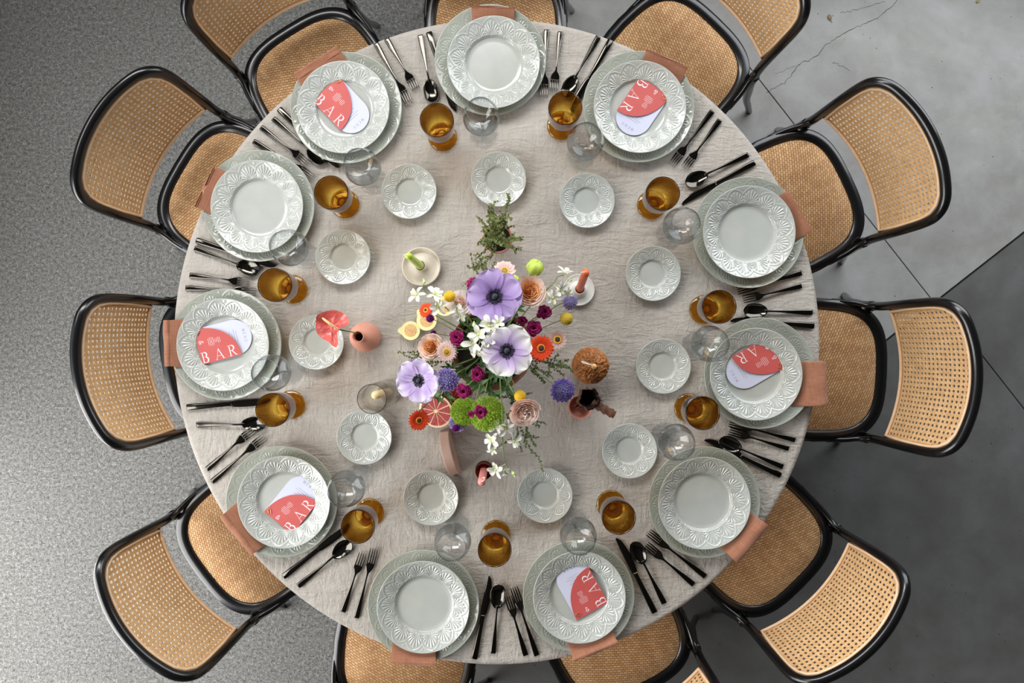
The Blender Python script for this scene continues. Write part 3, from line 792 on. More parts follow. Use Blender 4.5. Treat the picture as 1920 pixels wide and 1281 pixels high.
# ---- glasses
M_CLEAR = glass_mat('clear_glass', (252, 253, 253), (206, 212, 216), 1.5, 0.0, 1.0)
M_AMBER = glass_mat('amber_glass', (251, 231, 156), (150, 84, 20), 1.5, 0.0, 1.5, 0.42)
M_AMBER_RIM = glass_mat('amber_rim_glass', (176, 120, 60), (90, 48, 18), 1.5)
M_RIM = glass_mat('clear_rim_glass', (214, 216, 222), (150, 154, 166), 1.5, 0.0, 2.0)
def make_wine():
    t = thing('wine_glass', '', 'glass', group='clear wine glasses')
    o = spline([(0.0045, 0.088), (0.012, 0.091), (0.028, 0.100), (0.042, 0.115), (0.0475, 0.132), (0.0455, 0.152), (0.0395, 0.172), (0.0362, 0.184)], 4)
    inn = [(max(r - 0.0012, 0.0006), z + 0.0009) for r, z in o[::-1]]; inn[0] = (o[-1][0] - 0.0010, o[-1][1])
    MB().lathe([(0.0006, 0.0875)] + o + inn, 48).build('bowl', M_CLEAR, t)
    MB().tube([(0.0358 * math.cos(a), 0.0358 * math.sin(a), 0.1842) for a in [2 * PI * k / 48 for k in range(49)]], 0.0007, 6, False).build('rim', M_RIM, t)
    MB().lathe(spline([(0.012, 0.0035), (0.0055, 0.010), (0.0036, 0.03), (0.0034, 0.06), (0.0042, 0.082), (0.006, 0.089)], 4), 20).build('stem', M_CLEAR, t)
    MB().lathe([(0.001, 0.0005), (0.034, 0.0005), (0.0365, 0.0012), (0.0368, 0.0022), (0.034, 0.0030), (0.02, 0.0040), (0.012, 0.0055), (0.001, 0.006)], 48).build('foot', M_CLEAR, t)
    return t
def make_goblet():
    t = thing('amber_goblet', '', 'glass', group='amber goblets')
    o = spline([(0.010, 0.050), (0.024, 0.053), (0.034, 0.062), (0.0395, 0.082), (0.042, 0.115), (0.0432, 0.148)], 4)
    inn = [(max(r - 0.0024, 0.0006), z + 0.0022) for r, z in o[::-1]]; inn[0] = (o[-1][0] - 0.002, o[-1][1] + 0.0002)
    N = 56
    def rib(r, z, a): return r * (1 + (0.014 * abs(math.sin(a * N / 2)) if 0.055 < z < 0.144 and r > 0.02 else 0))
    MB().lathe([(0.0006, 0.0495)] + o + inn, N * 4, None, rib).build('bowl', M_AMBER, t)
    MB().tube([(0.0424 * math.cos(a), 0.0424 * math.sin(a), 0.1487) for a in [2 * PI * k / 56 for k in range(57)]], 0.0011, 6, False).build('rim', M_AMBER_RIM, t)
    MB().lathe(spline([(0.020, 0.010), (0.012, 0.018), (0.009, 0.030), (0.010, 0.042), (0.015, 0.051)], 4), 24).build('stem', M_AMBER, t)
    MB().lathe([(0.001, 0.0005), (0.037, 0.0005), (0.0395, 0.002), (0.0398, 0.005), (0.037, 0.0075), (0.028, 0.0095), (0.018, 0.013), (0.001, 0.0135)], 48).build('foot', M_AMBER, t)
    return t
GOB = [(819, 225), (1060, 202), (1243, 363), (1349, 575.5), (1318, 775), (1160.5, 971), (927.5, 1032), (670.5, 988), (510.7, 769), (515, 534.5), (620.7, 361)]
WINE = [(902.5, 221), (1097, 267), (1277, 424), (1330, 645), (1267, 829), (1084, 1004), (849, 1015), (650.5, 915.5), (511, 699), (544, 465), (680, 314.5)]
for proto, pts, z, lab in ((make_wine(), WINE, 0.133, 'clear stemmed wine glass '), (make_goblet(), GOB, 0.148, 'ribbed amber glass goblet ')):
    fm = family(proto)
    for k, p in enumerate(pts):
        q = P(*p, TABLE_Z + z); loc = (q.x, q.y, TABLE_Z)
        if k == 0: proto.location = loc; proto['label'] = lab + seat_phrase(0)
        else: dup(proto, loc, rnd.uniform(0, 6), lab + seat_phrase(k), fm)

# ------------------------------------------------------------------ centrepieces
M_TERRA = varied('terracotta', (164, 104, 82), (182, 120, 96), 0.75, 40, 0.15, 200)
M_BOWL = varied('brown_clay', (122, 74, 54), (142, 90, 68), 0.6, 30, 0.2, 150)
M_PINKCLAY = varied('pink_clay', (206, 142, 122), (214, 152, 132), 0.7, 30)
M_ROSECLAY = varied('rose_stone', (178, 146, 130), (190, 158, 142), 0.7, 25)
M_CREAMCLAY = varied('cream_clay', (206, 196, 178), (214, 206, 190), 0.5, 30)
M_FROST = mat('frosted_white', (222, 222, 216), 0.25, coat=0.4)
M_SOIL = varied('dark_moss', (22, 24, 14), (42, 36, 24), 0.95, 60, 0.8, 90)
M_STEM = varied('stem_green', (92, 122, 62), (124, 148, 84), 0.5, 60)
M_STEM_DK = varied('stem_dark_green', (44, 74, 38), (66, 96, 50), 0.5, 60)
M_LEAF = varied('leaf_green', (52, 88, 44), (84, 118, 58), 0.5, 80)
M_HERB = varied('herb_leaf', (86, 96, 46), (122, 128, 66), 0.55, 90)
M_WICK = mat('wick', (238, 232, 218), 0.8)
def wax(name, c): return mat(name, c, 0.4, sss=0.25)
W_GREEN, W_ORANGE, W_PINK, W_CREAM = wax('green_wax', (186, 214, 74)), wax('orange_wax', (232, 112, 66)), wax('pink_wax', (222, 142, 136)), wax('cream_wax', (236, 212, 160))
M_BEES = varied('honey_wax', (138, 80, 30), (190, 126, 62), 0.45, 70, 0.9, 160, sss=0.15)

def taper(parent_thing, base, tip, r0, r1, m):
    """leaning or upright taper candle from world base to world tip, thing local"""
    o = Vector(parent_thing.location); b, e = Vector(base) - o, Vector(tip) - o
    pts = [b.lerp(e, k / 10) for k in range(11)]; L = (e - b).normalized()
    MB().tube(pts + [e + L * r1 * 0.5], [lerp(r0, r1, k / 10) for k in range(11)] + [r1 * 0.45], 16).build('wax', m, parent_thing)
    return e
# green candle on a cream dish
c = P(790, 500, 0.765)
h = thing('candle_holder', 'cream ceramic dish candle holder with raised rim under the lime candle', 'candle holder', (c.x, c.y, TABLE_Z))
MB().lathe(spline([(0.001, 0.0), (0.046, 0.0), (0.0515, 0.004), (0.0535, 0.013), (0.0525, 0.0185), (0.0495, 0.0185), (0.0475, 0.011), (0.042, 0.007), (0.030, 0.008)], 4), 56).build('dish', M_CREAMCLAY, h)
MB().lathe(spline([(0.032, 0.0075), (0.020, 0.012), (0.0165, 0.024), (0.0165, 0.036), (0.0145, 0.038), (0.0118, 0.036), (0.0115, 0.026), (0.001, 0.024)], 4), 40).build('socket', M_CREAMCLAY, h)
t = thing('taper_candle', 'tall lime green taper candle in the cream dish holder', 'candle', (c.x, c.y, TABLE_Z + 0.025), group='taper candles')
e = taper(t, (c.x, c.y, TABLE_Z + 0.025), P(766, 480, TABLE_Z + 0.315), 0.0105, 0.0082, W_GREEN)
MB().tube(spline([e, e + Vector((-0.002, 0.0, 0.008)), e + Vector((-0.009, 0.001, 0.010)), e + Vector((-0.012, -0.006, 0.006))], 5), 0.0009, 6).build('wick', M_WICK, t)
# orange candle on a white saucer
c = P(1085, 544, 0.758)
h = thing('candle_holder', 'frosted white saucer candle holder under the orange candle', 'candle holder', (c.x, c.y, TABLE_Z))
MB().lathe(spline([(0.001, 0.0), (0.030, 0.0), (0.041, 0.005), (0.0435, 0.010), (0.042, 0.0115), (0.036, 0.008), (0.024, 0.006)], 4), 48).build('saucer', M_FROST, h)
MB().lathe(spline([(0.026, 0.006), (0.0195, 0.012), (0.017, 0.028), (0.0155, 0.042), (0.013, 0.043), (0.0115, 0.040), (0.0115, 0.03), (0.001, 0.028)], 4), 40).build('socket', M_FROST, h)
t = thing('taper_candle', 'orange taper candle leaning in the white saucer holder', 'candle', (c.x, c.y, TABLE_Z + 0.029), group='taper candles')
e = taper(t, (c.x, c.y, TABLE_Z + 0.029), P(1098, 511, TABLE_Z + 0.20), 0.0105, 0.0095, W_ORANGE)
MB().tube(spline([e, e + Vector((-0.002, 0, 0.007)), e + Vector((-0.010, -0.001, 0.009)), e + Vector((-0.013, -0.006, 0.006))], 5), 0.0010, 6).build('wick', M_WICK, t)
# pink candle in an amber glass holder
c = P(907, 883, 0.772)
M_AMBER2 = glass_mat('brown_glass', (206, 140, 104), (120, 60, 36), 1.5)
h = thing('candle_holder', 'small rosy brown glass holder under the pink candle', 'candle holder', (c.x, c.y, TABLE_Z))
MB().lathe(spline([(0.001, 0.0005), (0.022, 0.0005), (0.0235, 0.004), (0.021, 0.014), (0.0205, 0.028), (0.0225, 0.036), (0.0205, 0.036), (0.0185, 0.028), (0.0125, 0.022), (0.001, 0.012)], 4), 40).build('cup', M_AMBER2, h)
t = thing('taper_candle', 'pink taper candle in the rosy brown glass holder', 'candle', (c.x, c.y, TABLE_Z + 0.013), group='taper candles')
e = taper(t, (c.x, c.y, TABLE_Z + 0.013), P(903, 904, TABLE_Z + 0.175), 0.0105, 0.010, W_PINK)
MB().tube(spline([e, e + Vector((0.001, 0.002, 0.006)), e + Vector((0.006, 0.006, 0.008)), e + Vector((0.007, 0.013, 0.006)), e + Vector((0.002, 0.011, 0.005))], 5), 0.0010, 6).build('wick', M_WICK, t)
# glass hurricane with a cream candle
c = P(730, 735, TABLE_Z)
h = thing('hurricane_glass', 'clear cylinder glass hurricane around the cream candle', 'glass', (c.x, c.y, TABLE_Z))
MB().lathe([(0.001, 0.0008), (0.034, 0.0008), (0.0355, 0.003), (0.036, 0.12), (0.036, 0.235), (0.0352, 0.2355), (0.0345, 0.234), (0.0345, 0.008), (0.001, 0.006)], 56).build('cylinder', glass_mat('thin_clear_glass', (254, 254, 254), (226, 226, 222), 1.45), h)
MB().tube([(0.0354 * math.cos(a), 0.0354 * math.sin(a), 0.2352) for a in [2 * PI * k / 48 for k in range(49)]], 0.0009, 6, False).build('rim', glass_mat('rim_glass', (150, 150, 146), (90, 90, 88)), h)
t = thing('taper_candle', 'cream candle standing inside the clear hurricane glass', 'candle', (c.x, c.y, TABLE_Z + 0.0065), group='taper candles')
e = taper(t, (c.x, c.y, TABLE_Z + 0.0065), P(704, 741, TABLE_Z + 0.195), 0.0115, 0.0105, W_CREAM)
MB().tube([e, e + Vector((0, 0, 0.006))], 0.0008, 6).build('wick', M_WICK, t)
# honey coloured ball candle made of curls
c = P(1107, 686, TABLE_Z + 0.05); rr = random.Random(3)
t = thing('ball_candle', 'round honey brown candle with a curly sponge-like surface', 'candle', (c.x, c.y, TABLE_Z))
def bees(d):
    return 1.04 - 0.16 * abs(mnoise.noise(d * 5.5)) - 0.13 * abs(mnoise.noise(d * 12 + Vector((3, 1, 2)))) - 0.05 * abs(mnoise.noise(d * 26))
MB().ball((0, 0, 0.048), 0.050, 150, 80, None, (1, 1, 0.96), bees).build('wax', M_BEES, t)
MB().ball((0.004, 0.0, 0.099), 0.0075, 16, 10).build('wick_knob', wax('pale_wax', (226, 178, 120)), t)
MB().tube(spline([(0.004, 0, 0.104), (-0.004, 0.004, 0.112), (-0.016, 0.007, 0.112), (-0.026, 0.010, 0.108), (-0.030, 0.013, 0.107), (-0.022, 0.012, 0.108), (-0.012, 0.007, 0.108)], 5), 0.0012, 6).build('wick', M_WICK, t)
# pink bud vase with an anthurium
c = P(690, 632, TABLE_Z)
v = thing('bud_vase', 'small matte pink bottle vase holding the anthurium', 'vase', (c.x, c.y, TABLE_Z))
o_ = spline([(0.001, 0.0), (0.030, 0.0), (0.0365, 0.006), (0.0395, 0.030), (0.0385, 0.055), (0.030, 0.080), (0.018, 0.096), (0.0140, 0.108), (0.0145, 0.121), (0.0152, 0.1235)], 4)
MB().lathe(o_ + [(0.0135, 0.1235), (0.0118, 0.118), (0.0112, 0.10), (0.016, 0.085), (0.03, 0.06), (0.03, 0.02), (0.001, 0.012)], 48).build('body', M_PINKCLAY, v)
# arched rose stone block
c = P(851, 846, TABLE_Z); b0, b1 = P(847, 806, TABLE_Z), P(869, 888, TABLE_Z)
d = b1 - b0; ang = math.atan2(d.y, d.x); hl = d.length / 2
ar = [(-hl, 0), (hl, 0)] + [(hl * math.cos(a), 0.012 + 0.085 * math.sin(a)) for a in [PI * k / 28 for k in range(29)]]
mb = MB().prism(ar, -0.013, 0.013).xf(Matrix.Rotation(PI / 2, 4, 'X'))
o = mb.build('arch_ornament', M_ROSECLAY, None, False)
o.location = (c.x - 0.008, c.y, TABLE_Z); o.rotation_euler = (0, 0, ang)
bv = o.modifiers.new('edge', 'BEVEL'); bv.width = 0.002; bv.segments = 2; bv.limit_method = 'ANGLE'
tag(o, 'half-round rose stone block standing on edge below the grapefruit', 'ornament')
# pink pot with dried brown pods
c = P(1088, 763, TABLE_Z + 0.05)
v = thing('small_pot', 'small pink clay pot holding the dried brown pod', 'pot', (c.x, c.y, TABLE_Z))
MB().lathe(spline([(0.001, 0), (0.024, 0), (0.027, 0.01), (0.031, 0.035), (0.033, 0.055), (0.031, 0.056), (0.028, 0.05), (0.024, 0.02), (0.001, 0.014)], 4), 40).build('body', M_PINKCLAY, v)
M_POD = varied('dried_pod', (66, 36, 22), (98, 58, 36), 0.75, 60, 0.8, 160); M_POD_IN = varied('pod_inside', (24, 13, 9), (38, 22, 15), 0.85, 40)
t = thing('dried_pod', 'dark brown dried seed pod gaping open in the pink pot', 'seed pod', (c.x, c.y, TABLE_Z + 0.015))
hd = P(1104, 748, TABLE_Z + 0.11) - Vector(t.location); rr = random.Random(5)
Mh = Matrix.Translation(hd) @ Vector((0.10, 0.06, 1)).to_track_quat('Z', 'Y').to_matrix().to_4x4()
cup = spline([(0.006, -0.055), (0.018, -0.045), (0.027, -0.02), (0.0285, 0.004), (0.0265, 0.012)], 4)
ragged = lambda r, z, a: r * (1 + 0.10 * math.sin(5 * a + 1) + 0.06 * math.sin(11 * a))
MB().lathe([(0.001, -0.056)] + cup, 40, Mh, ragged).build('husk', M_POD, t)
MB().lathe([(0.0245, 0.011), (0.024, -0.01), (0.016, -0.035), (0.001, -0.042)], 40, Mh, ragged).build('hollow', M_POD_IN, t)
MB().tube(spline([(0, 0, 0), hd * 0.3, hd + (Mh.to_3x3() @ Vector((0, 0, -0.05)))], 5), 0.007, 10).build('stalk', M_POD, t)
e = P(1152, 778, TABLE_Z + 0.10) - Vector(t.location); s_ = hd + Vector((0.012, -0.012, -0.02))
MB().tube(spline([s_, s_.lerp(e, 0.5) + Vector((0, 0, 0.004)), e], 6), [0.011 + 0.002 * math.sin(k * 2.1) for k in range(13)], 12).build('side_pod', M_POD, t)
for k in range(12):
    a = rr.uniform(0, 2 * PI); q = hd + Vector((0.024 * math.cos(a), 0.024 * math.sin(a), -0.01))
    MB().tube([q, q + Vector((0.014 * math.cos(a) + rr.uniform(-.005, .005), 0.014 * math.sin(a) - 0.004, rr.uniform(-.012, .006)))], [0.0022, 0.0006], 6).build('husk_fibre', M_POD, t)
# terracotta herb pot
c = P(933, 447, TABLE_Z + 0.065)
v = thing('terracotta_pot', 'small terracotta pot with the green herb growing in it', 'pot', (c.x, c.y, TABLE_Z)); HP = c.copy()
MB().lathe(spline([(0.001, 0), (0.026, 0), (0.028, 0.004), (0.036, 0.052), (0.0395, 0.053), (0.041, 0.066), (0.040, 0.070), (0.036, 0.069), (0.034, 0.055)], 3) + [(0.001, 0.055)], 44).build('body', M_PINKCLAY, v)
MB().lathe([(0.034, 0.058), (0.02, 0.0605), (0.001, 0.061)], 32).build('soil', M_SOIL, v)

# leaves and sprigs
def leaf(mb, p, d, up, L, W, bend=0.2, nu=4):
    d = Vector(d).normalized(); up = Vector(up); sd = d.cross(up)
    sd = sd.normalized() if sd.length > 1e-6 else d.orthogonal().normalized(); nn = sd.cross(d).normalized()
    def f(u, v):
        w = W * math.sin(PI * (0.06 + 0.94 * u) ** 0.8) if u < 1 else 0.0
        x = (v - 0.5) * 2
        return Vector(p) + d * (u * L) + sd * (x * w) + nn * (abs(x) * w * 0.35 - bend * L * u * u)
    mb.grid(nu, 2, f)
def herb(t, root, targets, seed, m_leaf, m_stem, ll=0.006, lw=0.0022, gap=0.0045, r=0.0008, side=4):
    """thin branching stems with pairs of tiny leaves; root and targets in thing space"""
    q = random.Random(seed); st = MB(); lf = MB()
    def twig(a, b, depth):
        a, b = Vector(a), Vector(b); mid = (a + b) / 2 + Vector((q.uniform(-1, 1), q.uniform(-1, 1), q.uniform(0, 1))) * (b - a).length * 0.12
        pts = [Vector(p) for p in spline([a, mid, b], 6)]
        st.tube(pts, [lerp(r, r * 0.5, k / 12) for k in range(13)], 5)
        L = (b - a).length; n = max(3, int(L / gap))
        for k in range(n):
            u = 0.25 + 0.75 * (k + q.random() * 0.5) / n; i = min(int(u * 12), 11); p = pts[i].lerp(pts[i + 1], u * 12 - i); dd = (pts[i + 1] - pts[i]).normalized()
            for s in (1, -1):
                o = dd.orthogonal().normalized(); o.rotate(Matrix.Rotation(q.uniform(0, 6.28), 3, dd))
                leaf(lf, p, o * s + dd * 0.6, Vector((0, 0, 1)), ll * q.uniform(0.7, 1.2), lw * q.uniform(0.8, 1.2))
        if depth:
            for k in range(side):
                i = q.randint(4, 11); p = pts[i]; dd = (b - a).normalized()
                w = Vector((q.uniform(-1, 1), q.uniform(-1, 1), q.uniform(-0.2, 0.9)))
                twig(p, p + (dd * 0.7 + w).normalized() * L * q.uniform(0.22, 0.42), depth - 1)
    for x in targets: twig(root + Vector((q.uniform(-1, 1), q.uniform(-1, 1), 0)) * 0.006, x, 1)
    st.build('stem', m_stem, t); o = lf.build('leaves', m_leaf, t, label='many tiny green leaves'); o['kind'] = 'stuff'
rr = random.Random(11)
t = thing('potted_herb', 'bushy green herb with tiny leaves in the terracotta pot', 'plant', (HP.x, HP.y, TABLE_Z + 0.06))
tg = []
for k in range(15):
    px, py = rr.uniform(904, 962), rr.uniform(378, 448); tg.append(P(px, py, TABLE_Z + rr.uniform(0.10, 0.20)) - Vector(t.location))
for px, py in ((973, 448), (968, 468), (908, 462), (900, 480), (893, 505)): tg.append(P(px, py, TABLE_Z + 0.09) - Vector(t.location))
herb(t, Vector((0, 0, 0)), tg, 2, M_HERB, M_STEM, 0.0062, 0.0024, 0.0048)

# ---- fruit
M_GUAVA = varied('guava_skin', (204, 206, 112), (224, 220, 140), 0.4, 30); M_GFLESH = varied('guava_flesh', (240, 226, 160), (246, 234, 178), 0.45, 60); M_GSEED = varied('guava_seeds', (206, 158, 96), (236, 200, 140), 0.5, 300, 0.8, 400)
def guava(px, py, z, r, rz, tilt, label):
    c = P(px, py, z); t = thing('guava_half', label, 'fruit', (c.x, c.y, TABLE_Z), rz, 'cut guava halves')
    M = Matrix.Translation((0, 0, z - TABLE_Z)) @ Matrix.Rotation(tilt, 4, 'Y')
    prof = lambda a: r * (1 + 0.42 * math.exp(-(((a + PI) % (2 * PI) - PI) / 0.28) ** 2))
    MB().grid(10, 48, lambda u, v: (lambda a, k: (prof(a) * math.cos(a) * k, prof(a) * math.sin(a) * k, -r * 0.78 * math.sqrt(max(0, 1 - k * k))))(2 * PI * v, math.sin(PI / 2 * max(u, 0.01))), True, M).build('skin', M_GUAVA, t)
    MB().grid(6, 48, lambda u, v: (lambda a, k: (prof(a) * math.cos(a) * k * 0.985, prof(a) * math.sin(a) * k * 0.985, 0.0006))(2 * PI * v, 1 - u * 0.99), True, M).build('flesh', M_GFLESH, t)
    MB().grid(8, 40, lambda u, v: (lambda a, k: (r * 0.66 * math.cos(a) * k, r * 0.66 * math.sin(a) * k, 0.0009 + 0.0016 * (1 - k * k) + 0.0004 * math.sin(9 * a + 20 * k)))(2 * PI * v, 1 - u * 0.99), True, M).build('seed_core', M_GSEED, t)
guava(770, 620, TABLE_Z + 0.022, 0.0265, PI, 0.10, 'cut guava half lying flat on the cloth with pointed stem end')
guava(800, 601, TABLE_Z + 0.030, 0.0285, 2.3, 0.15, 'cut guava half behind the flat one, half under flowers')
guava(834, 574, TABLE_Z + 0.060, 0.0275, 1.2, 0.12, 'cut guava half under the white orchid and ranunculus')
M_RIND = varied('grapefruit_rind', (226, 150, 92), (236, 170, 112), 0.45, 60, 0.3, 300); M_PITH = mat('grapefruit_pith', (240, 204, 168), 0.6)
M_PULP = varied('grapefruit_pulp', (128, 14, 16), (178, 38, 32), 0.42, 120, 0.6, 260)
def grapefruit(px, py, z, r, nrm, label):
    c = P(px, py, z); t = thing('grapefruit_half', label, 'fruit', (c.x, c.y, TABLE_Z), 0, 'cut grapefruit halves')
    M = Matrix.Translation((0, 0, z - TABLE_Z)) @ Vector(nrm).to_track_quat('Z', 'Y').to_matrix().to_4x4()
    MB().ball((0, 0, 0), r, 40, 20, M @ Matrix.Scale(-1, 4, (0, 0, 1)), (1, 1, 1), lambda d: 1).build('rind', M_RIND, t) if False else \
        MB().grid(10, 44, lambda u, v: (lambda a, k: (r * math.cos(a) * k, r * math.sin(a) * k, -r * 0.62 * math.sqrt(max(0, 1 - k * k))))(2 * PI * v, math.sin(PI / 2 * max(u, 0.01))), True, M).build('rind', M_RIND, t)
    MB().lathe([(r, 0), (r * 0.96, 0.0008), (r * 0.5, 0.0006), (0.0005, 0.0006)], 44, M).build('pith', M_PITH, t)
    for k in range(10):
        a0, a1 = 2 * PI * k / 10 + 0.045, 2 * PI * (k + 1) / 10 - 0.045; am = (a0 + a1) / 2
        pts = [(r * 0.10 * math.cos(am), r * 0.10 * math.sin(am))] + [(r * 0.87 * math.cos(lerp(a0, a1, q / 6)), r * 0.87 * math.sin(lerp(a0, a1, q / 6))) for q in range(7)]
        mb = MB().prism(pts, 0.0005, 0.0022, M); mb.build('segment', M_PULP, t, False)
grapefruit(817, 771, TABLE_Z + 0.055, 0.0475, (-0.25, -0.25, 1), 'cut red grapefruit half tilted below the lilac anemone')
grapefruit(850, 748, TABLE_Z + 0.050, 0.0425, (0.35, -0.45, 1), 'cut red grapefruit half tucked under the magenta carnation')

# ------------------------------------------------------------------ flower bowl
VB = P(922, 655, TABLE_Z + 0.125)
bowl = thing('flower_bowl', 'brown clay footed bowl holding the flower arrangement', 'bowl', (VB.x, VB.y, TABLE_Z))
MB().lathe(spline([(0.001, 0), (0.052, 0), (0.054, 0.006), (0.050, 0.02), (0.075, 0.055), (0.098, 0.095), (0.107, 0.125), (0.104, 0.127), (0.100, 0.122), (0.092, 0.098)], 4) + [(0.001, 0.092)], 64).build('body', M_BOWL, bowl)
MB().lathe([(0.094, 0.100), (0.06, 0.106), (0.001, 0.110)], 40).build('moss', M_SOIL, bowl, label='dark moss filling the bowl')

def petal(mb, L, W, th, tilt, curl, cup=0.3, um=0.62, base=0.2, nu=7, nv=6, ruffle=0.0, rf=5, M=None, lift=0.0, r0=0.0, ph=0.0, notch=0.0):
    """one petal leaving the axis at angle th; tilt = angle above the plane, curl = bending along it"""
    c, s = math.cos(th), math.sin(th); N = nu; prof = [(r0, lift)]
    for k in range(N):
        a = tilt + curl * (k + 0.5) / N; prof.append((prof[-1][0] + math.cos(a) * L / N, prof[-1][1] + math.sin(a) * L / N))
    def f(u, v):
        i = int(round(u * N)); y, z = prof[i]; x = (v - 0.5) * 2
        w = W * (lerp(base, 1, math.sin(PI / 2 * min(1, u / um))) if u < um else math.sqrt(max(0.0, 1 - ((u - um) / (1.0001 - um)) ** 2.4)) * 0.92 + 0.08)
        z += cup * abs(x) ** 1.8 * w + ruffle * L * math.sin(rf * x + ph) * u ** 1.5
        y -= notch * L * (1 - abs(x)) * u ** 6
        X = x * w
        return (y * c - X * s, y * s + X * c, z)
    mb.grid(N, nv, f, False, M)

class Flower:
    """a cut stem standing in the bowl: empty where the stem enters, head somewhere above"""
    def __init__(self, name, label, px, py, h, face, group=None, stem=M_STEM, sr=0.0017, from_px=None, cat='flower', droop=0.35):
        head = P(px, py, TABLE_Z + h)
        if from_px: root = P(*from_px, TABLE_Z + 0.105)
        else:
            d = Vector((head.x - VB.x, head.y - VB.y, 0)); d = d * min(1, 0.055 / max(d.length, 1e-4)) * 0.6
            root = Vector((VB.x + d.x + rnd.uniform(-.012, .012), VB.y + d.y + rnd.uniform(-.012, .012), TABLE_Z + 0.100))
        self.t = thing(name, label, cat, root, 0, group); self.root = root
        f = Vector(face).normalized(); self.f = f
        self.hp = head - root
        self.M = Matrix.Translation(self.hp) @ f.to_track_quat('Z', 'Y').to_matrix().to_4x4() @ Matrix.Rotation(rnd.uniform(0, 6.28), 4, 'Z')
        if stem:
            e = self.hp - f * 0.004; m1 = self.hp * 0.35 + Vector((0, 0, abs(self.hp.z) * droop)); m2 = e - f * max(0.02, 0.3 * self.hp.length)
            pts = []
            for k in range(13):
                u = k / 12; a = (1 - u) ** 3; b = 3 * u * (1 - u) ** 2; c_ = 3 * u * u * (1 - u); d_ = u ** 3
                pts.append(m1 * b + m2 * c_ + e * d_)
            MB().tube(pts, sr, 7).build('stem', stem, self.t)
    def part(self, mb, name, m, smooth=True, label=None): return mb.xf(self.M).build(name, m, self.t, smooth, label)

M_VIOLET = petal_mat('violet_petal', (84, 54, 112), (160, 134, 190), (190, 170, 212), 0.55)
M_WHITEVI = petal_mat('white_violet_petal', (140, 104, 172), (196, 176, 214), (232, 232, 222), 0.45)
M_LILAC = petal_mat('lilac_petal', (216, 206, 228), (186, 158, 214), (228, 220, 238), 0.6)
M_NAVY = varied('anemone_eye', (22, 22, 36), (44, 44, 60), 0.6, 300); M_STAMEN = mat('anemone_stamen', (34, 32, 52), 0.5)
def anemone(name_label, px, py, h, r, face, m, eye=None):
    F = Flower('anemone', name_label, px, py, h, face, 'anemones', sr=0.0026); n = 5
    for ring, (cnt, L, tilt, lf) in enumerate(((4, r, 0.14, -0.001), (5, r * 0.98, 0.30, 0.001))):
        for k in range(cnt):
            mb = MB(); petal(mb, L * rnd.uniform(0.94, 1.05), r * rnd.uniform(0.46, 0.54), 2 * PI * (k + ring * 0.5) / cnt + rnd.uniform(-.12, .12), tilt + rnd.uniform(-.05, .08), -0.32 + rnd.uniform(-.15, .1), 0.22, 0.64, 0.3, 9, 10, 0.045, 7, None, lf, r * 0.06, rnd.uniform(0, 6), rnd.uniform(0, .06))
            F.part(mb, 'petal', m)
    F.part(MB().ball((0, 0, r * 0.07), r * 0.135, 20, 10, None, (1, 1, 0.75), lambda d: 1 + 0.05 * math.sin(14 * d.x) * math.sin(14 * d.y)), 'eye', M_NAVY)
    mb = MB()
    for k in range(70):
        a = 2 * PI * k / 70 + rnd.uniform(-.05, .05); q = rnd.uniform(0.19, 0.30) * r; zz = r * rnd.uniform(0.08, 0.15)
        p = Vector((q * math.cos(a), q * math.sin(a), zz)); mb.tube([Vector((0.09 * r * math.cos(a), 0.09 * r * math.sin(a), r * 0.05)), p], r * 0.007, 4); mb.ball(p, r * 0.024, 6, 4)
    o = F.part(mb, 'stamens', M_STAMEN); o['kind'] = 'stuff'
    mb = MB()
    for k in range(9):
        a = 2 * PI * k / 9; leaf(mb, (0, 0, -0.012), (math.cos(a), math.sin(a), -0.25), (0, 0, 1), r * 0.5, r * 0.05)
    F.part(mb, 'leaf_frill', M_LEAF)
anemone('large violet anemone with dark navy eye beside the peach rose', 928, 557, 0.26, 0.0655, (-0.05, 0.15, 1), M_VIOLET)
anemone('white and violet anemone with dark eye beside the orange gerbera', 950, 658, 0.30, 0.060, (0.1, -0.05, 1), M_WHITEVI)
anemone('pale lilac anemone with black eye beside the purple scabious', 786, 713, 0.22, 0.055, (-0.25, -0.15, 1), M_LILAC)

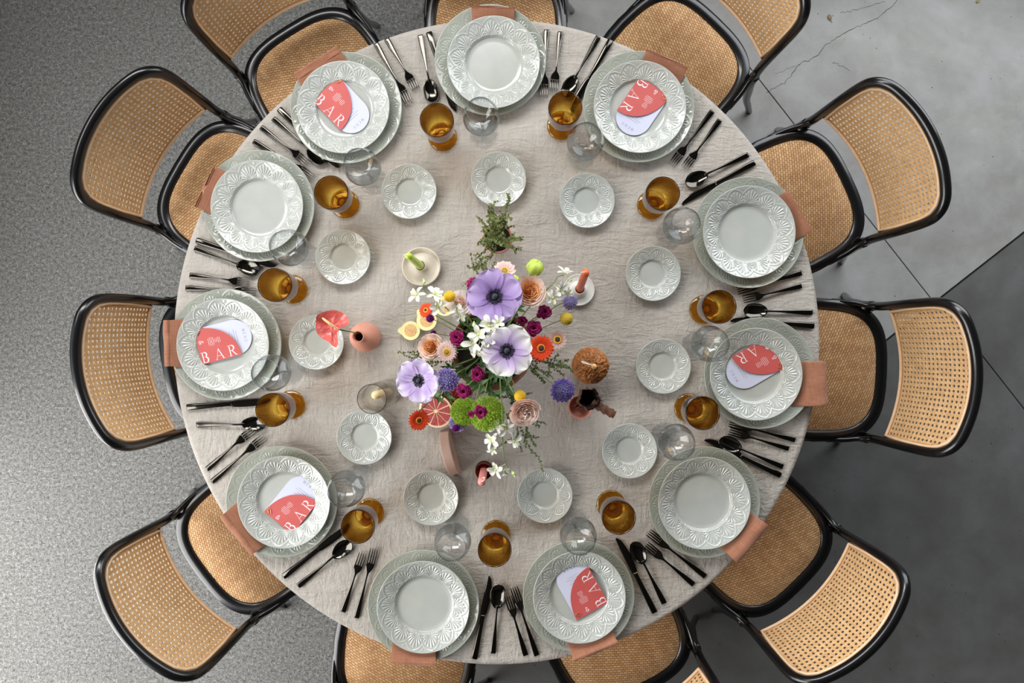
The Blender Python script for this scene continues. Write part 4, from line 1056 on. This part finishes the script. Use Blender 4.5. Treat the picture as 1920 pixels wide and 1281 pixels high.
def rose(label, px, py, h, r, face, m_out, m_in, layers=5, name='garden_rose', open_=1.0):
    """cupped rows of petals round a quartered heart; all lips end near the same height"""
    F = Flower(name, label, px, py, h, face, 'garden roses and ranunculus', sr=0.0024)
    for L in range(layers):
        u = L / (layers - 1)
        cnt = 6 if L < 2 else 5
        for k in range(cnt):
            mb = MB(); petal(mb, r * lerp(1.22, 0.72, u) * rnd.uniform(0.95, 1.05), r * lerp(0.60, 0.30, u), 2 * PI * (k + 0.37 * L) / cnt + rnd.uniform(-.15, .15), lerp(0.22, 0.85, u), lerp(0.62, 0.45, u), 0.30, 0.62, 0.4, 7, 8, 0.02, 5, None, -r * 0.50 + r * 0.20 * u, r * lerp(0.26, 0.10, u), rnd.uniform(0, 6))
            F.part(mb, 'petal', m_out if u < 0.6 else m_in)
    mb = MB()
    for k in range(34):
        q = r * 0.46 * math.sqrt((k + .5) / 34); a = k * 2.39996
        petal(mb, r * rnd.uniform(.42, .55), r * 0.17, a + rnd.uniform(.5, 1.4), 1.15, 0.2, 0.5, 0.7, 0.6, 4, 4, 0.10, 4, Matrix.Translation((q * math.cos(a), q * math.sin(a), -r * 0.06 - 0.25 * q)), 0, -r * 0.1, rnd.uniform(0, 6))
    mb.ball((0, 0, -r * 0.06), r * 0.44, 16, 8, None, (1, 1, 0.5))
    F.part(mb, 'heart_petals', m_in)
    mb = MB()
    for k in range(5):
        a = 2 * PI * k / 5; leaf(mb, (0, 0, -r * 0.55), (math.cos(a), math.sin(a), 0.1), (0, 0, 1), r * 0.7, r * 0.14)
    F.part(mb, 'sepals', M_LEAF)
M_PEACH = petal_mat('peach_petal', (240, 184, 146), (248, 218, 196), (252, 232, 220), 0.2); M_APRI = petal_mat('apricot_petal', (214, 118, 48), (236, 160, 88), (246, 200, 146), 0.4)
M_CREAMP = petal_mat('cream_petal', (238, 214, 186), (244, 232, 222), (248, 242, 238), 0.2); M_BLUSH = petal_mat('blush_petal', (248, 176, 138), (252, 220, 202), (254, 234, 224), 0.3)
rose('peach garden rose with an apricot heart beside the violet anemone', 993, 546, 0.24, 0.031, (0.12, 0.10, 1), M_PEACH, M_APRI, 6)
rose('creamy white ranunculus beside the yellow button flower', 862, 568, 0.20, 0.026, (-0.2, 0.3, 1), M_CREAMP, M_PEACH, 5, 'ranunculus', 0.9)
rose('pale peach ranunculus beside the pink daisy', 808, 651, 0.19, 0.0265, (-0.2, 0.05, 1), M_PEACH, M_APRI, 5, 'ranunculus', 0.85)
rose('blush pink rose tilted outward beside the white orchid spray', 983, 773, 0.235, 0.031, (0.22, -0.42, 0.9), M_BLUSH, M_BLUSH, 6, 'garden_rose', 0.9)

def gerbera(label, px, py, h, r, face, m, m_disc, m_ring, n=22, W=0.15, rows=2, disc=0.3, name='gerbera'):
    F = Flower(name, label, px, py, h, face, 'daisy flowers', sr=0.0019)
    for row in range(rows):
        for k in range(n):
            mb = MB(); petal(mb, r * (1 - 0.14 * row) * rnd.uniform(0.93, 1.03), r * W, 2 * PI * (k + 0.5 * row) / n + rnd.uniform(-.05, .05), 0.10 + 0.14 * row, -0.12, 0.25, 0.7, 0.4, 4, 2, 0, 5, None, 0.001 * row, r * 0.12)
            F.part(mb, 'petal', m)
    mb = MB(); mb.lathe(spline([(r * disc * 1.15, 0.0016), (r * disc * 1.1, r * 0.16), (r * disc * 0.75, r * 0.18)], 4), 28, None, lambda q, z, a: q * (1 + 0.05 * math.sin(15 * a))); F.part(mb, 'ring', m_ring)
    F.part(MB().ball((0, 0, r * 0.08), r * disc * 0.8, 20, 8, None, (1, 1, 0.45)), 'disc', m_disc)
M_RED = petal_mat('orange_red_petal', (214, 60, 22), (232, 74, 34), (240, 92, 52), 0.2); M_PDAISY = petal_mat('pink_daisy_petal', (238, 176, 156), (240, 202, 192), (244, 222, 216), 0.25)
M_YELLOW = varied('pollen_yellow', (226, 176, 40), (240, 200, 84), 0.7, 400, 0.6, 500); M_BROWN = varied('seed_brown', (58, 34, 20), (94, 60, 34), 0.8, 400, 0.6, 500); M_PALEPINK = petal_mat('dusty_pink_petal', (190, 120, 104), (222, 172, 162), (236, 204, 196), 0.3)
gerbera('bright orange red gerbera with brown centre beside the white anemone', 1014, 653, 0.24, 0.0305, (0.15, -0.05, 1), M_RED, M_BROWN, petal_mat('orange_ring', (226, 120, 50), (226, 120, 50), (236, 150, 80)))
gerbera('pale pink daisy with yellow centre beside the peach ranunculus', 838, 660, 0.20, 0.0255, (-0.12, -0.1, 1), M_PDAISY, varied('olive_eye', (150, 130, 40), (176, 150, 60), .7, 300), M_YELLOW, 20, 0.17, 2, 0.34)
gerbera('orange red gerbera facing outward beside the grapefruit half', 785, 788, 0.20, 0.0255, (0.45, -0.15, 0.85), M_RED, M_BROWN, petal_mat('orange_ring_b', (236, 140, 50), (236, 140, 50), (240, 160, 80)))
gerbera('dusty pink daisy with dark centre beside the orange red gerbera', 1045, 637, 0.17, 0.0215, (0.1, 0.05, 1), M_PALEPINK, M_BROWN, M_YELLOW, 14, 0.24, 1, 0.42, 'daisy')
gerbera('small red gerbera peeking out above the guava halves', 799, 582, 0.17, 0.0185, (-0.35, 0.2, 0.8), M_RED, M_BROWN, M_YELLOW, 16, 0.2)
gerbera('pink daisy with yellow centre behind the large violet anemone', 946, 509, 0.19, 0.027, (0.05, 0.35, 0.9), M_PDAISY, varied('olive_eye_b', (150, 130, 40), (176, 150, 60), .7, 300), M_YELLOW, 12, 0.26, 2, 0.34)

def scabious(label, px, py, h, r, face, m, dark):
    F = Flower('scabious', label, px, py, h, face, 'scabious flowers', sr=0.0016)
    for row, (n, L, tilt, r0) in enumerate(((16, 0.5, 0.05, 0.5), (16, 0.46, 0.35, 0.42))):
        for k in range(n):
            mb = MB(); petal(mb, r * L * rnd.uniform(.9, 1.1), r * 0.15, 2 * PI * (k + .5 * row) / n, tilt, -0.15, 0.2, 0.6, 0.3, 4, 4, 0.08, 6, None, 0, r * r0, rnd.uniform(0, 6)); F.part(mb, 'petal', m)
    mb = MB(); n = 110
    for k in range(n):
        z = 1 - 0.85 * (k + .5) / n; a = k * 2.39996; s = math.sqrt(1 - z * z); d = Vector((s * math.cos(a), s * math.sin(a), z * 0.65)); p = d * r * 0.68
        for q in range(3):
            b = q * 2.1 + k; leaf(mb, p, d + Vector((math.cos(b), math.sin(b), 0.2)) * 0.8, d, r * 0.17, r * 0.05, 0.1, 2)
    o = F.part(mb, 'florets', m); o['kind'] = 'stuff'
    mb = MB()
    for k in range(50):
        z = 1 - 0.8 * (k + .5) / 50; a = k * 2.39996 + 1; s = math.sqrt(1 - z * z); d = Vector((s * math.cos(a), s * math.sin(a), z * 0.7))
        mb.tube([d * r * 0.6, d * r * 0.86], r * 0.012, 4); mb.ball(d * r * 0.87, r * 0.028, 6, 4)
    o = F.part(mb, 'pin_stamens', dark); o['kind'] = 'stuff'
    F.part(MB().ball((0, 0, 0), r * 0.6, 16, 8, None, (1, 1, 0.6)), 'cushion', M_STEM)
M_SCAB = petal_mat('scabious_petal', (116, 96, 170), (134, 116, 196), (160, 144, 216), 0.3); M_PIN = mat('pale_pins', (206, 180, 216), 0.6); M_SCABL = petal_mat('lavender_petal', (140, 124, 190), (164, 150, 212), (188, 178, 226), 0.3)
scabious('round purple scabious beside the pale lilac anemone', 838, 713, 0.23, 0.031, (-0.1, -0.12, 1), M_SCAB, M_PIN)
scabious('purple scabious beside the dried brown pod', 1055, 732, 0.17, 0.0335, (0.2, -0.15, 1), M_SCAB, varied('dark_pins', (90, 60, 110), (120, 90, 140), .6, 100))
scabious('pale lavender scabious in front of the white candle saucer', 1069, 566, 0.19, 0.0215, (0.25, -0.2, 1), M_SCABL, M_PIN)
scabious('lavender scabious half hidden under the green mums', 858, 794, 0.13, 0.025, (-0.2, -0.3, 1), M_SCABL, M_PIN)

M_MAG = petal_mat('magenta_petal', (130, 12, 84), (178, 24, 116), (214, 84, 154), 0.3, pos=0.78); M_CALYX = M_STEM
def carnation(label, px, py, h, r, face, m=None, n=34, name='carnation'):
    F = Flower(name, label, px, py, h, face, 'magenta carnations', M_STEM, 0.0014)
    for k in range(n):
        u = k / n; mb = MB()
        petal(mb, r * lerp(1.0, 0.62, u) * rnd.uniform(.9, 1.1), r * lerp(0.38, 0.30, u), k * 2.4, lerp(0.12, 1.35, u ** 0.7), -0.35, 0.2, 0.85, 0.25, 5, 10, 0.17, 11, None, -r * 0.08 + r * 0.16 * u, r * 0.04, rnd.uniform(0, 6))
        F.part(mb, 'petal', m or M_MAG)
    F.part(MB().lathe(spline([(r * 0.10, -r * 0.95), (r * 0.24, -r * 0.8), (r * 0.26, -r * 0.3), (r * 0.34, 0)], 4), 14), 'calyx', M_CALYX)
carnation('magenta carnation beside the pale pink daisy and white orchids', 857, 634, 0.22, 0.021, (-0.1, 0.1, 1))
carnation('magenta carnation in the middle of the bowl below the white anemone', 896, 702, 0.25, 0.0195, (-0.05, -0.1, 1))
carnation('magenta carnation above the grapefruit halves', 870, 733, 0.23, 0.0195, (-0.1, -0.2, 1))
carnation('magenta carnation with white edges lying on the green mum', 902, 772, 0.235, 0.0175, (0, -0.25, 1))
carnation('tiny magenta carnation bud beside the white edged carnation', 884, 776, 0.21, 0.010, (-0.15, -0.4, 1), None, 14)
carnation('dark magenta carnation beside the yellow button by the white saucer', 1020, 586, 0.20, 0.0195, (0.3, 0.15, 1))
carnation('dark magenta carnation above the orange red gerbera', 1000, 616, 0.21, 0.021, (0.15, 0.05, 1))
carnation('small dark magenta carnation between the two anemones', 979, 602, 0.19, 0.0145, (0, 0.1, 1), None, 18)
carnation('magenta carnation half hidden behind the large violet anemone', 888, 534, 0.19, 0.019, (-0.3, 0.4, 1))

M_CRAS = varied('button_yellow', (214, 166, 18), (240, 196, 40), 0.75, 260)
def craspedia(label, px, py, h, r, face, m):
    F = Flower('button_flower', label, px, py, h, face, 'yellow button flowers', varied('stem_olive', (128, 124, 76), (150, 146, 96), .6, 50), 0.0013)
    mb = MB(); n = 130; pts = []
    for k in range(n):
        z = 1 - 2 * (k + .5) / n; a = k * 2.39996; s = math.sqrt(1 - z * z); pts.append(Vector((s * math.cos(a), s * math.sin(a), z)))
    F.part(mb.ball((0, 0, 0), r, 56, 36, None, (1, 1, 1), lambda d: 0.92 + 0.09 * math.exp(-((1 - max(d.dot(q) for q in pts)) / 0.008))), 'globe', m)
craspedia('round yellow button flower beside the cream ranunculus', 843, 556, 0.23, 0.0145, (-.2, .2, 1), M_CRAS)
craspedia('mustard yellow button flower near the white candle saucer', 1062, 598, 0.19, 0.0165, (.5, .1, 1), varied('button_mustard', (176, 148, 34), (200, 170, 50), 0.75, 260))
craspedia('round yellow button flower above the blush rose', 975, 743, 0.21, 0.0150, (.1, -.3, 1), M_CRAS)
M_GOM = petal_mat('gomphrena', (86, 10, 84), (118, 20, 116), (160, 60, 158), 0.3)
def gomphrena(label, px, py, h, r, face):
    F = Flower('globe_amaranth', label, px, py, h, face, 'purple globe amaranths', M_STEM, 0.0009)
    mb = MB(); n = 90
    for k in range(n):
        z = 1 - 1.8 * (k + .5) / n; a = k * 2.39996; s = math.sqrt(max(0, 1 - z * z)); d = Vector((s * math.cos(a), s * math.sin(a), z))
        leaf(mb, d * r * 0.55, d + Vector((0, 0, 0.5)), d.orthogonal(), r * 0.5, r * 0.13, 0.1, 2)
    mb.ball((0, 0, 0), r * 0.7, 14, 10); F.part(mb, 'globe', M_GOM)
gomphrena('dark purple globe amaranth above the guava halves', 807, 597, 0.19, 0.0115, (-.3, .1, 1))
gomphrena('small purple globe amaranth beside the flat guava half', 813, 624, 0.17, 0.0085, (-.3, .1, 1))
gomphrena('bright purple globe amaranth above the rose stone block', 855, 803, 0.16, 0.0120, (-.2, -.4, 1))
gomphrena('tiny purple amaranth bud among the orchids in the bowl', 909, 617, 0.20, 0.0060, (0, 0, 1))

M_PODG = varied('lime_pod', (176, 204, 70), (206, 224, 104), 0.5, 40)
def balloon(label, px, py, h, r, face):
    F = Flower('balloon_pod', label, px, py, h, face, 'lime balloon pods', M_STEM, 0.0011)
    F.part(MB().ball((0, 0, 0), r, 48, 28, None, (1, 1, 0.95), lambda d: 1 + 0.05 * math.cos(6 * math.atan2(d.y, d.x)) * (1 - d.z * d.z) - 0.12 * max(0, abs(d.z) - 0.8)), 'pod', M_PODG)
    mb = MB(); q = random.Random(4)
    for k in range(50):
        d = Vector((q.gauss(0, 1), q.gauss(0, 1), q.gauss(0, 1))).normalized(); mb.tube([d * r * 0.95, d * r * 1.12], [r * 0.02, r * 0.005], 4)
    F.part(mb, 'hairs', M_STEM)
balloon('lime green balloon pod standing out beyond the pink daisy', 1003, 502, 0.20, 0.0215, (0.4, 0.6, 0.7))
balloon('small lime pod between violet anemone and peach rose', 966, 526, 0.19, 0.0125, (0.1, 0.5, 0.8))
M_MUM = petal_mat('lime_mum', (146, 178, 44), (174, 206, 66), (204, 228, 108), 0.3)
def mum(label, px, py, h, r, face):
    F = Flower('green_mum', label, px, py, h, face, 'fluffy green mums', M_STEM, 0.0020); mb = MB(); n = 900; q = random.Random(int(px))
    for k in range(n):
        z = 1 - 1.5 * (k + .5) / n; a = k * 2.39996; s = math.sqrt(max(0, 1 - z * z)); d = Vector((s * math.cos(a), s * math.sin(a), z))
        b = d + Vector((q.uniform(-.9, .9), q.uniform(-.9, .9), q.uniform(-.5, .5))); p = d * r * 0.72
        p = d * r * 0.78; e = p + b.normalized() * r * 0.24; mb.tube(spline([p, (p + e) / 2 + d * r * 0.05, e], 3), r * 0.015, 4, False)
    mb.ball((0, 0, 0), r * 0.76, 20, 14); o = F.part(mb, 'fronds', M_MUM, label='mass of fine lime green fronds'); o['kind'] = 'stuff'
mum('large fluffy lime green mum under the white edged carnation', 914, 776, 0.17, 0.046, (0.1, -0.3, 1))
mum('smaller fluffy lime green mum beside the grapefruit halves', 871, 772, 0.15, 0.037, (-0.2, -0.3, 1))

# ---- orchid sprays
M_ORCH = petal_mat('orchid_white', (214, 222, 176), (240, 240, 228), (250, 250, 246), 0.2); M_LIP = petal_mat('orchid_lip', (206, 214, 130), (236, 238, 206), (248, 248, 240), 0.2); M_BUD = varied('orchid_bud', (186, 204, 120), (220, 228, 176), .5, 80)
def bloom_mb(r, q):
    a = MB(); b = MB()
    for k in range(5):
        th = 2 * PI * k / 5 + q.uniform(-.15, .15); petal(a, r * q.uniform(.85, 1.1), r * (0.17 if k % 2 else 0.25), th + q.uniform(-.2, .2), 0.35 + q.uniform(-.2, .7), -0.6 + q.uniform(-.7, .5), 0.35, 0.55, 0.25, 6, 4, 0.05, 4, None, 0, r * 0.04, q.uniform(0, 6))
    petal(b, r * 0.75, r * 0.28, PI * 1.1, 0.7, -0.9, 0.8, 0.6, 0.4, 6, 5, 0.06, 5, None, r * 0.05, r * 0.02)
    b.ball((0, 0, r * 0.12), r * 0.12, 10, 6); return a, b
def orchid(label, path, blooms, buds, seed, stem=M_STEM):
    """path: (px, py, height) of the spray; blooms: (px, py, height, size, facing)"""
    q = random.Random(seed); pts = [P(x, y, TABLE_Z + h) for x, y, h in path]; root = pts[0]
    t = thing('orchid_spray', label, 'flower', root, 0, 'white orchid sprays')
    L = [Vector(p) for p in spline([p - root for p in pts], 8)]
    MB().tube(L, [lerp(0.0018, 0.0009, k / (len(L) - 1)) for k in range(len(L))], 7).build('stem', stem, t)
    for x, y, h, r, f in blooms:
        c = P(x, y, TABLE_Z + h) - root; n = min(L, key=lambda v: (v - c).length)
        MB().tube(spline([n, (n + c) / 2 + Vector((0, 0, -0.004)), c], 4), 0.0007, 5).build('pedicel', M_BUD, t)
        M = Matrix.Translation(c) @ Vector(f).to_track_quat('Z', 'Y').to_matrix().to_4x4() @ Matrix.Rotation(q.uniform(0, 6.28), 4, 'Z')
        a, b = bloom_mb(r, q); o = a.xf(M).build('bloom', M_ORCH, t); b.xf(M).build('lip', M_LIP, o)
    for x, y, h, r, f in buds:
        c = P(x, y, TABLE_Z + h) - root; n = min(L, key=lambda v: (v - c).length); d = Vector(f).normalized()
        MB().tube([n, c], 0.0006, 5).build('pedicel', M_BUD, t)
        mb = MB(); leaf(mb, c, d, (0, 0, 1), r, r * 0.28); leaf(mb, c, d, (0.5, 0.5, -0.6), r, r * 0.24); mb.ball(c + d * r * 0.4, r * 0.26, 8, 6); mb.build('bud', M_BUD, t)
orchid('white orchid spray reaching over the cream candle dish', [(905, 640, .11), (880, 615, .20), (845, 585, .23), (810, 556, .24), (796, 545, .24), (794, 530, .245)],
       [(782, 553, .24, .024, (-.5, .3, .8)), (815, 552, .25, .026, (.2, .5, .8)), (822, 575, .24, .026, (-.1, -.2, 1)), (855, 578, .25, .022, (.2, -.3, 1)), (862, 592, .23, .018, (.2, -.6, 1))], [(796, 534, .25, .016, (-.1, 1, .2))], 21)
orchid('white orchid cluster in the middle of the bowl', [(915, 665, .11), (908, 650, .22), (898, 635, .27), (890, 622, .28)],
       [(889, 643, .29, .030, (-.2, 0, 1)), (897, 628, .30, .026, (-.1, .3, 1)), (917, 612, .28, .030, (0, .2, 1)), (933, 606, .29, .022, (.3, .3, 1)), (914, 640, .31, .020, (.1, -.1, 1)), (893, 658, .27, .020, (-.3, -.4, 1))], [(889, 614, .29, .016, (0, 1, .5))], 22)
orchid('white orchid spray reaching toward the white candle saucer', [(960, 620, .11), (985, 585, .19), (1015, 552, .22), (1037, 532, .23), (1045, 520, .235), (1057, 516, .24)],
       [(1058, 512, .24, .022, (.3, .8, .4)), (1037, 558, .23, .024, (.2, -.3, .9)), (1050, 545, .24, .024, (.5, .1, .8)), (1030, 553, .22, .020, (-.3, .2, .9)), (1063, 550, .23, .018, (.4, -.4, .8))], [(1066, 527, .24, .012, (.8, .2, .3))], 23)
orchid('long white orchid spray trailing down to the pink candle', [(938, 690, .11), (938, 720, .20), (941, 760, .21), (942, 800, .20), (944, 850, .18), (950, 872, .17), (958, 886, .165)],
       [(948, 802, .20, .028, (.3, -.2, 1)), (932, 800, .19, .024, (-.5, .2, .8)), (922, 826, .19, .026, (-.5, .1, .8)), (962, 828, .19, .025, (.6, .1, .7)), (930, 880, .18, .026, (-.3, -.3, .9)), (945, 882, .175, .020, (.3, -.5, .7)), (925, 842, .18, .018, (-.3, -.5, .7))], [(960, 884, .165, .017, (.4, -.7, 0))], 24)

# ---- anthurium
c = P(672, 626, TABLE_Z + 0.10)
t = thing('anthurium', 'coral anthurium with a cream spike leaning over the side plate', 'flower', (c.x, c.y, TABLE_Z + 0.02))
O = Vector(t.location); at = P(635, 618, TABLE_Z + 0.165) - O
MB().tube(spline([(0, 0, 0), (0.0, 0.0, 0.08), P(657, 622, TABLE_Z + 0.145) - O, at], 6), 0.0017, 7).build('stem', M_STEM, t)
OUT = [(640, 614), (650, 612), (656, 606), (654, 596), (645, 587), (628, 582), (610, 585), (597, 592), (594, 602), (595, 620), (603, 633), (618, 641), (626, 649), (633, 651), (636, 643), (634, 630), (636, 621)]
M_ANT = mat('anthurium_coral', (214, 96, 90), 0.3, coat=0.5); n_ = NT(M_ANT); w_ = n_.noise(n_.coord('Object'), 26, 3); n_.col(n_.ramp(w_, [(0.3, (200, 80, 76)), (0.7, (226, 116, 108))])); n_.nrm(n_.bump(n_.noise(n_.coord('Object'), 55, 2, .5, 1.0), 0.6, 0.006))
loop = spline([tuple(P(x, y, TABLE_Z + 0.165) - O) for x, y in OUT], 4, True); ctr = P(622, 614, TABLE_Z + 0.160) - O
N_ = len(loop)
MB().grid(8, N_, lambda u, v: (lambda e: ctr.lerp(e, max(u, .004)) + Vector((0, 0, -0.010 * (1 - (2 * u - 1) ** 2) * 0.5 + 0.010 * u * u + 0.002 * math.sin(v * 50) * u)))(Vector(loop[int(round(v * N_)) % N_])), True).build('spathe', M_ANT, t)
sp_ = P(604, 596, TABLE_Z + 0.185) - O
MB().tube(spline([at + Vector((0, 0, 0.002)), (at + sp_) / 2 + Vector((0, 0, 0.008)), sp_], 6), [0.0026] * 4 + [0.0030] * 6 + [0.0026, 0.002, 0.0012], 9).build('spadix', varied('spadix', (226, 190, 116), (240, 214, 160), .5, 300, .5, 500), t)

# ---- greenery round the arrangement
def sprig(label, from_px, pts, seed, m=M_HERB):
    root = P(*from_px, TABLE_Z + 0.11); t = thing('herb_sprig', label, 'foliage', root, 0, 'herb sprigs')
    herb(t, Vector((0, 0, 0)), [P(x, y, TABLE_Z + h) - root for x, y, h in pts], seed, m, M_STEM_DK, 0.0058, 0.0023, 0.0065, 0.0008, 4)
M_HERB2 = varied('herb_leaf_dark', (66, 82, 40), (98, 108, 56), 0.55, 90)
sprig('leafy herb sprig reaching toward the honey ball candle', (985, 672), [(1066, 690, .14), (1052, 678, .14), (1058, 704, .13), (1030, 700, .13), (1022, 718, .12)], 31, M_HERB2)
sprig('leafy herb sprig hanging below the blush rose', (950, 715), [(1004, 838, .12), (1012, 802, .13), (990, 822, .12), (998, 850, .11), (972, 815, .12)], 32, M_HERB2)
sprig('leafy herb sprig beside the peach ranunculus and lilac anemone', (860, 660), [(770, 672, .13), (782, 660, .14), (790, 682, .13)], 33)
sprig('leafy herb sprig behind the violet anemone toward the potted herb', (915, 590), [(890, 505, .15), (900, 485, .15), (912, 500, .14), (888, 520, .15)], 34)
def foliage(label, from_px, specs, m, W):
    root = P(*from_px, TABLE_Z + 0.095); t = thing('leaf_stem', label, 'foliage', root, 0, 'leafy stems in the bowl')
    e0 = None
    for x, y, h, L in specs:
        e = P(x, y, TABLE_Z + h) - root; MB().tube(spline([(0, 0, 0), e * 0.5 + Vector((0, 0, 0.02)), e], 5), 0.0014, 6).build('stem', M_STEM_DK, t)
        for k in range(7):
            a = k * 0.9 + x; mb = MB(); d = e.normalized() * 0.6 + Vector((math.cos(a), math.sin(a), 0.25)); leaf(mb, e * (0.55 + 0.07 * k), d, (0, 0, 1), L * rnd.uniform(.7, 1.1), L * W); mb.build('leaf', m, t)
foliage('frilly dark green leaves under the lilac anemone', (880, 690), [(812, 745, .15, .035), (826, 752, .14, .03), (835, 690, .16, .028)], M_LEAF, 0.14)
foliage('dark green leaves under the white anemone', (945, 680), [(925, 700, .18, .04), (960, 700, .17, .04), (900, 680, .17, .035), (975, 640, .17, .035)], M_LEAF, 0.15)
foliage('dark green leaves below the violet anemone', (915, 620), [(900, 590, .17, .035), (940, 600, .17, .035), (975, 575, .18, .03), (870, 610, .16, .035)], M_LEAF, 0.15)
foliage('dark green leaves along the front of the bowl', (915, 710), [(890, 725, .16, .04), (925, 738, .15, .035), (955, 730, .15, .035), (865, 705, .16, .03)], M_LEAF, 0.15)

# ---- crumbs of dry leaf on the slabs
M_DRY = varied('dry_leaf', (120, 104, 84), (150, 132, 104), 0.8, 60)
for px, py, a, L, m, lab in ((1553, 28, -1.2, 0.028, M_DRY, 'small curled brown leaf scrap on the pale floor slab'), (1831, 6, 1.1, 0.020, varied('yellow_leaf', (150, 140, 60), (170, 158, 84), .8, 60), 'tiny yellowed leaf scrap on the pale floor slab')):
    mb = MB(); leaf(mb, (0, 0, 0.003), (math.cos(a), math.sin(a), 0.05), (0, 0, 1), L, L * 0.24, 0.08, 6)
    o = mb.build('dry_leaf', m); q = P(px, py, 0); o.location = (q.x, q.y, 0.0); tag(o, lab, 'leaf')
    so = o.modifiers.new('thickness', 'SOLIDIFY'); so.thickness = 0.0008
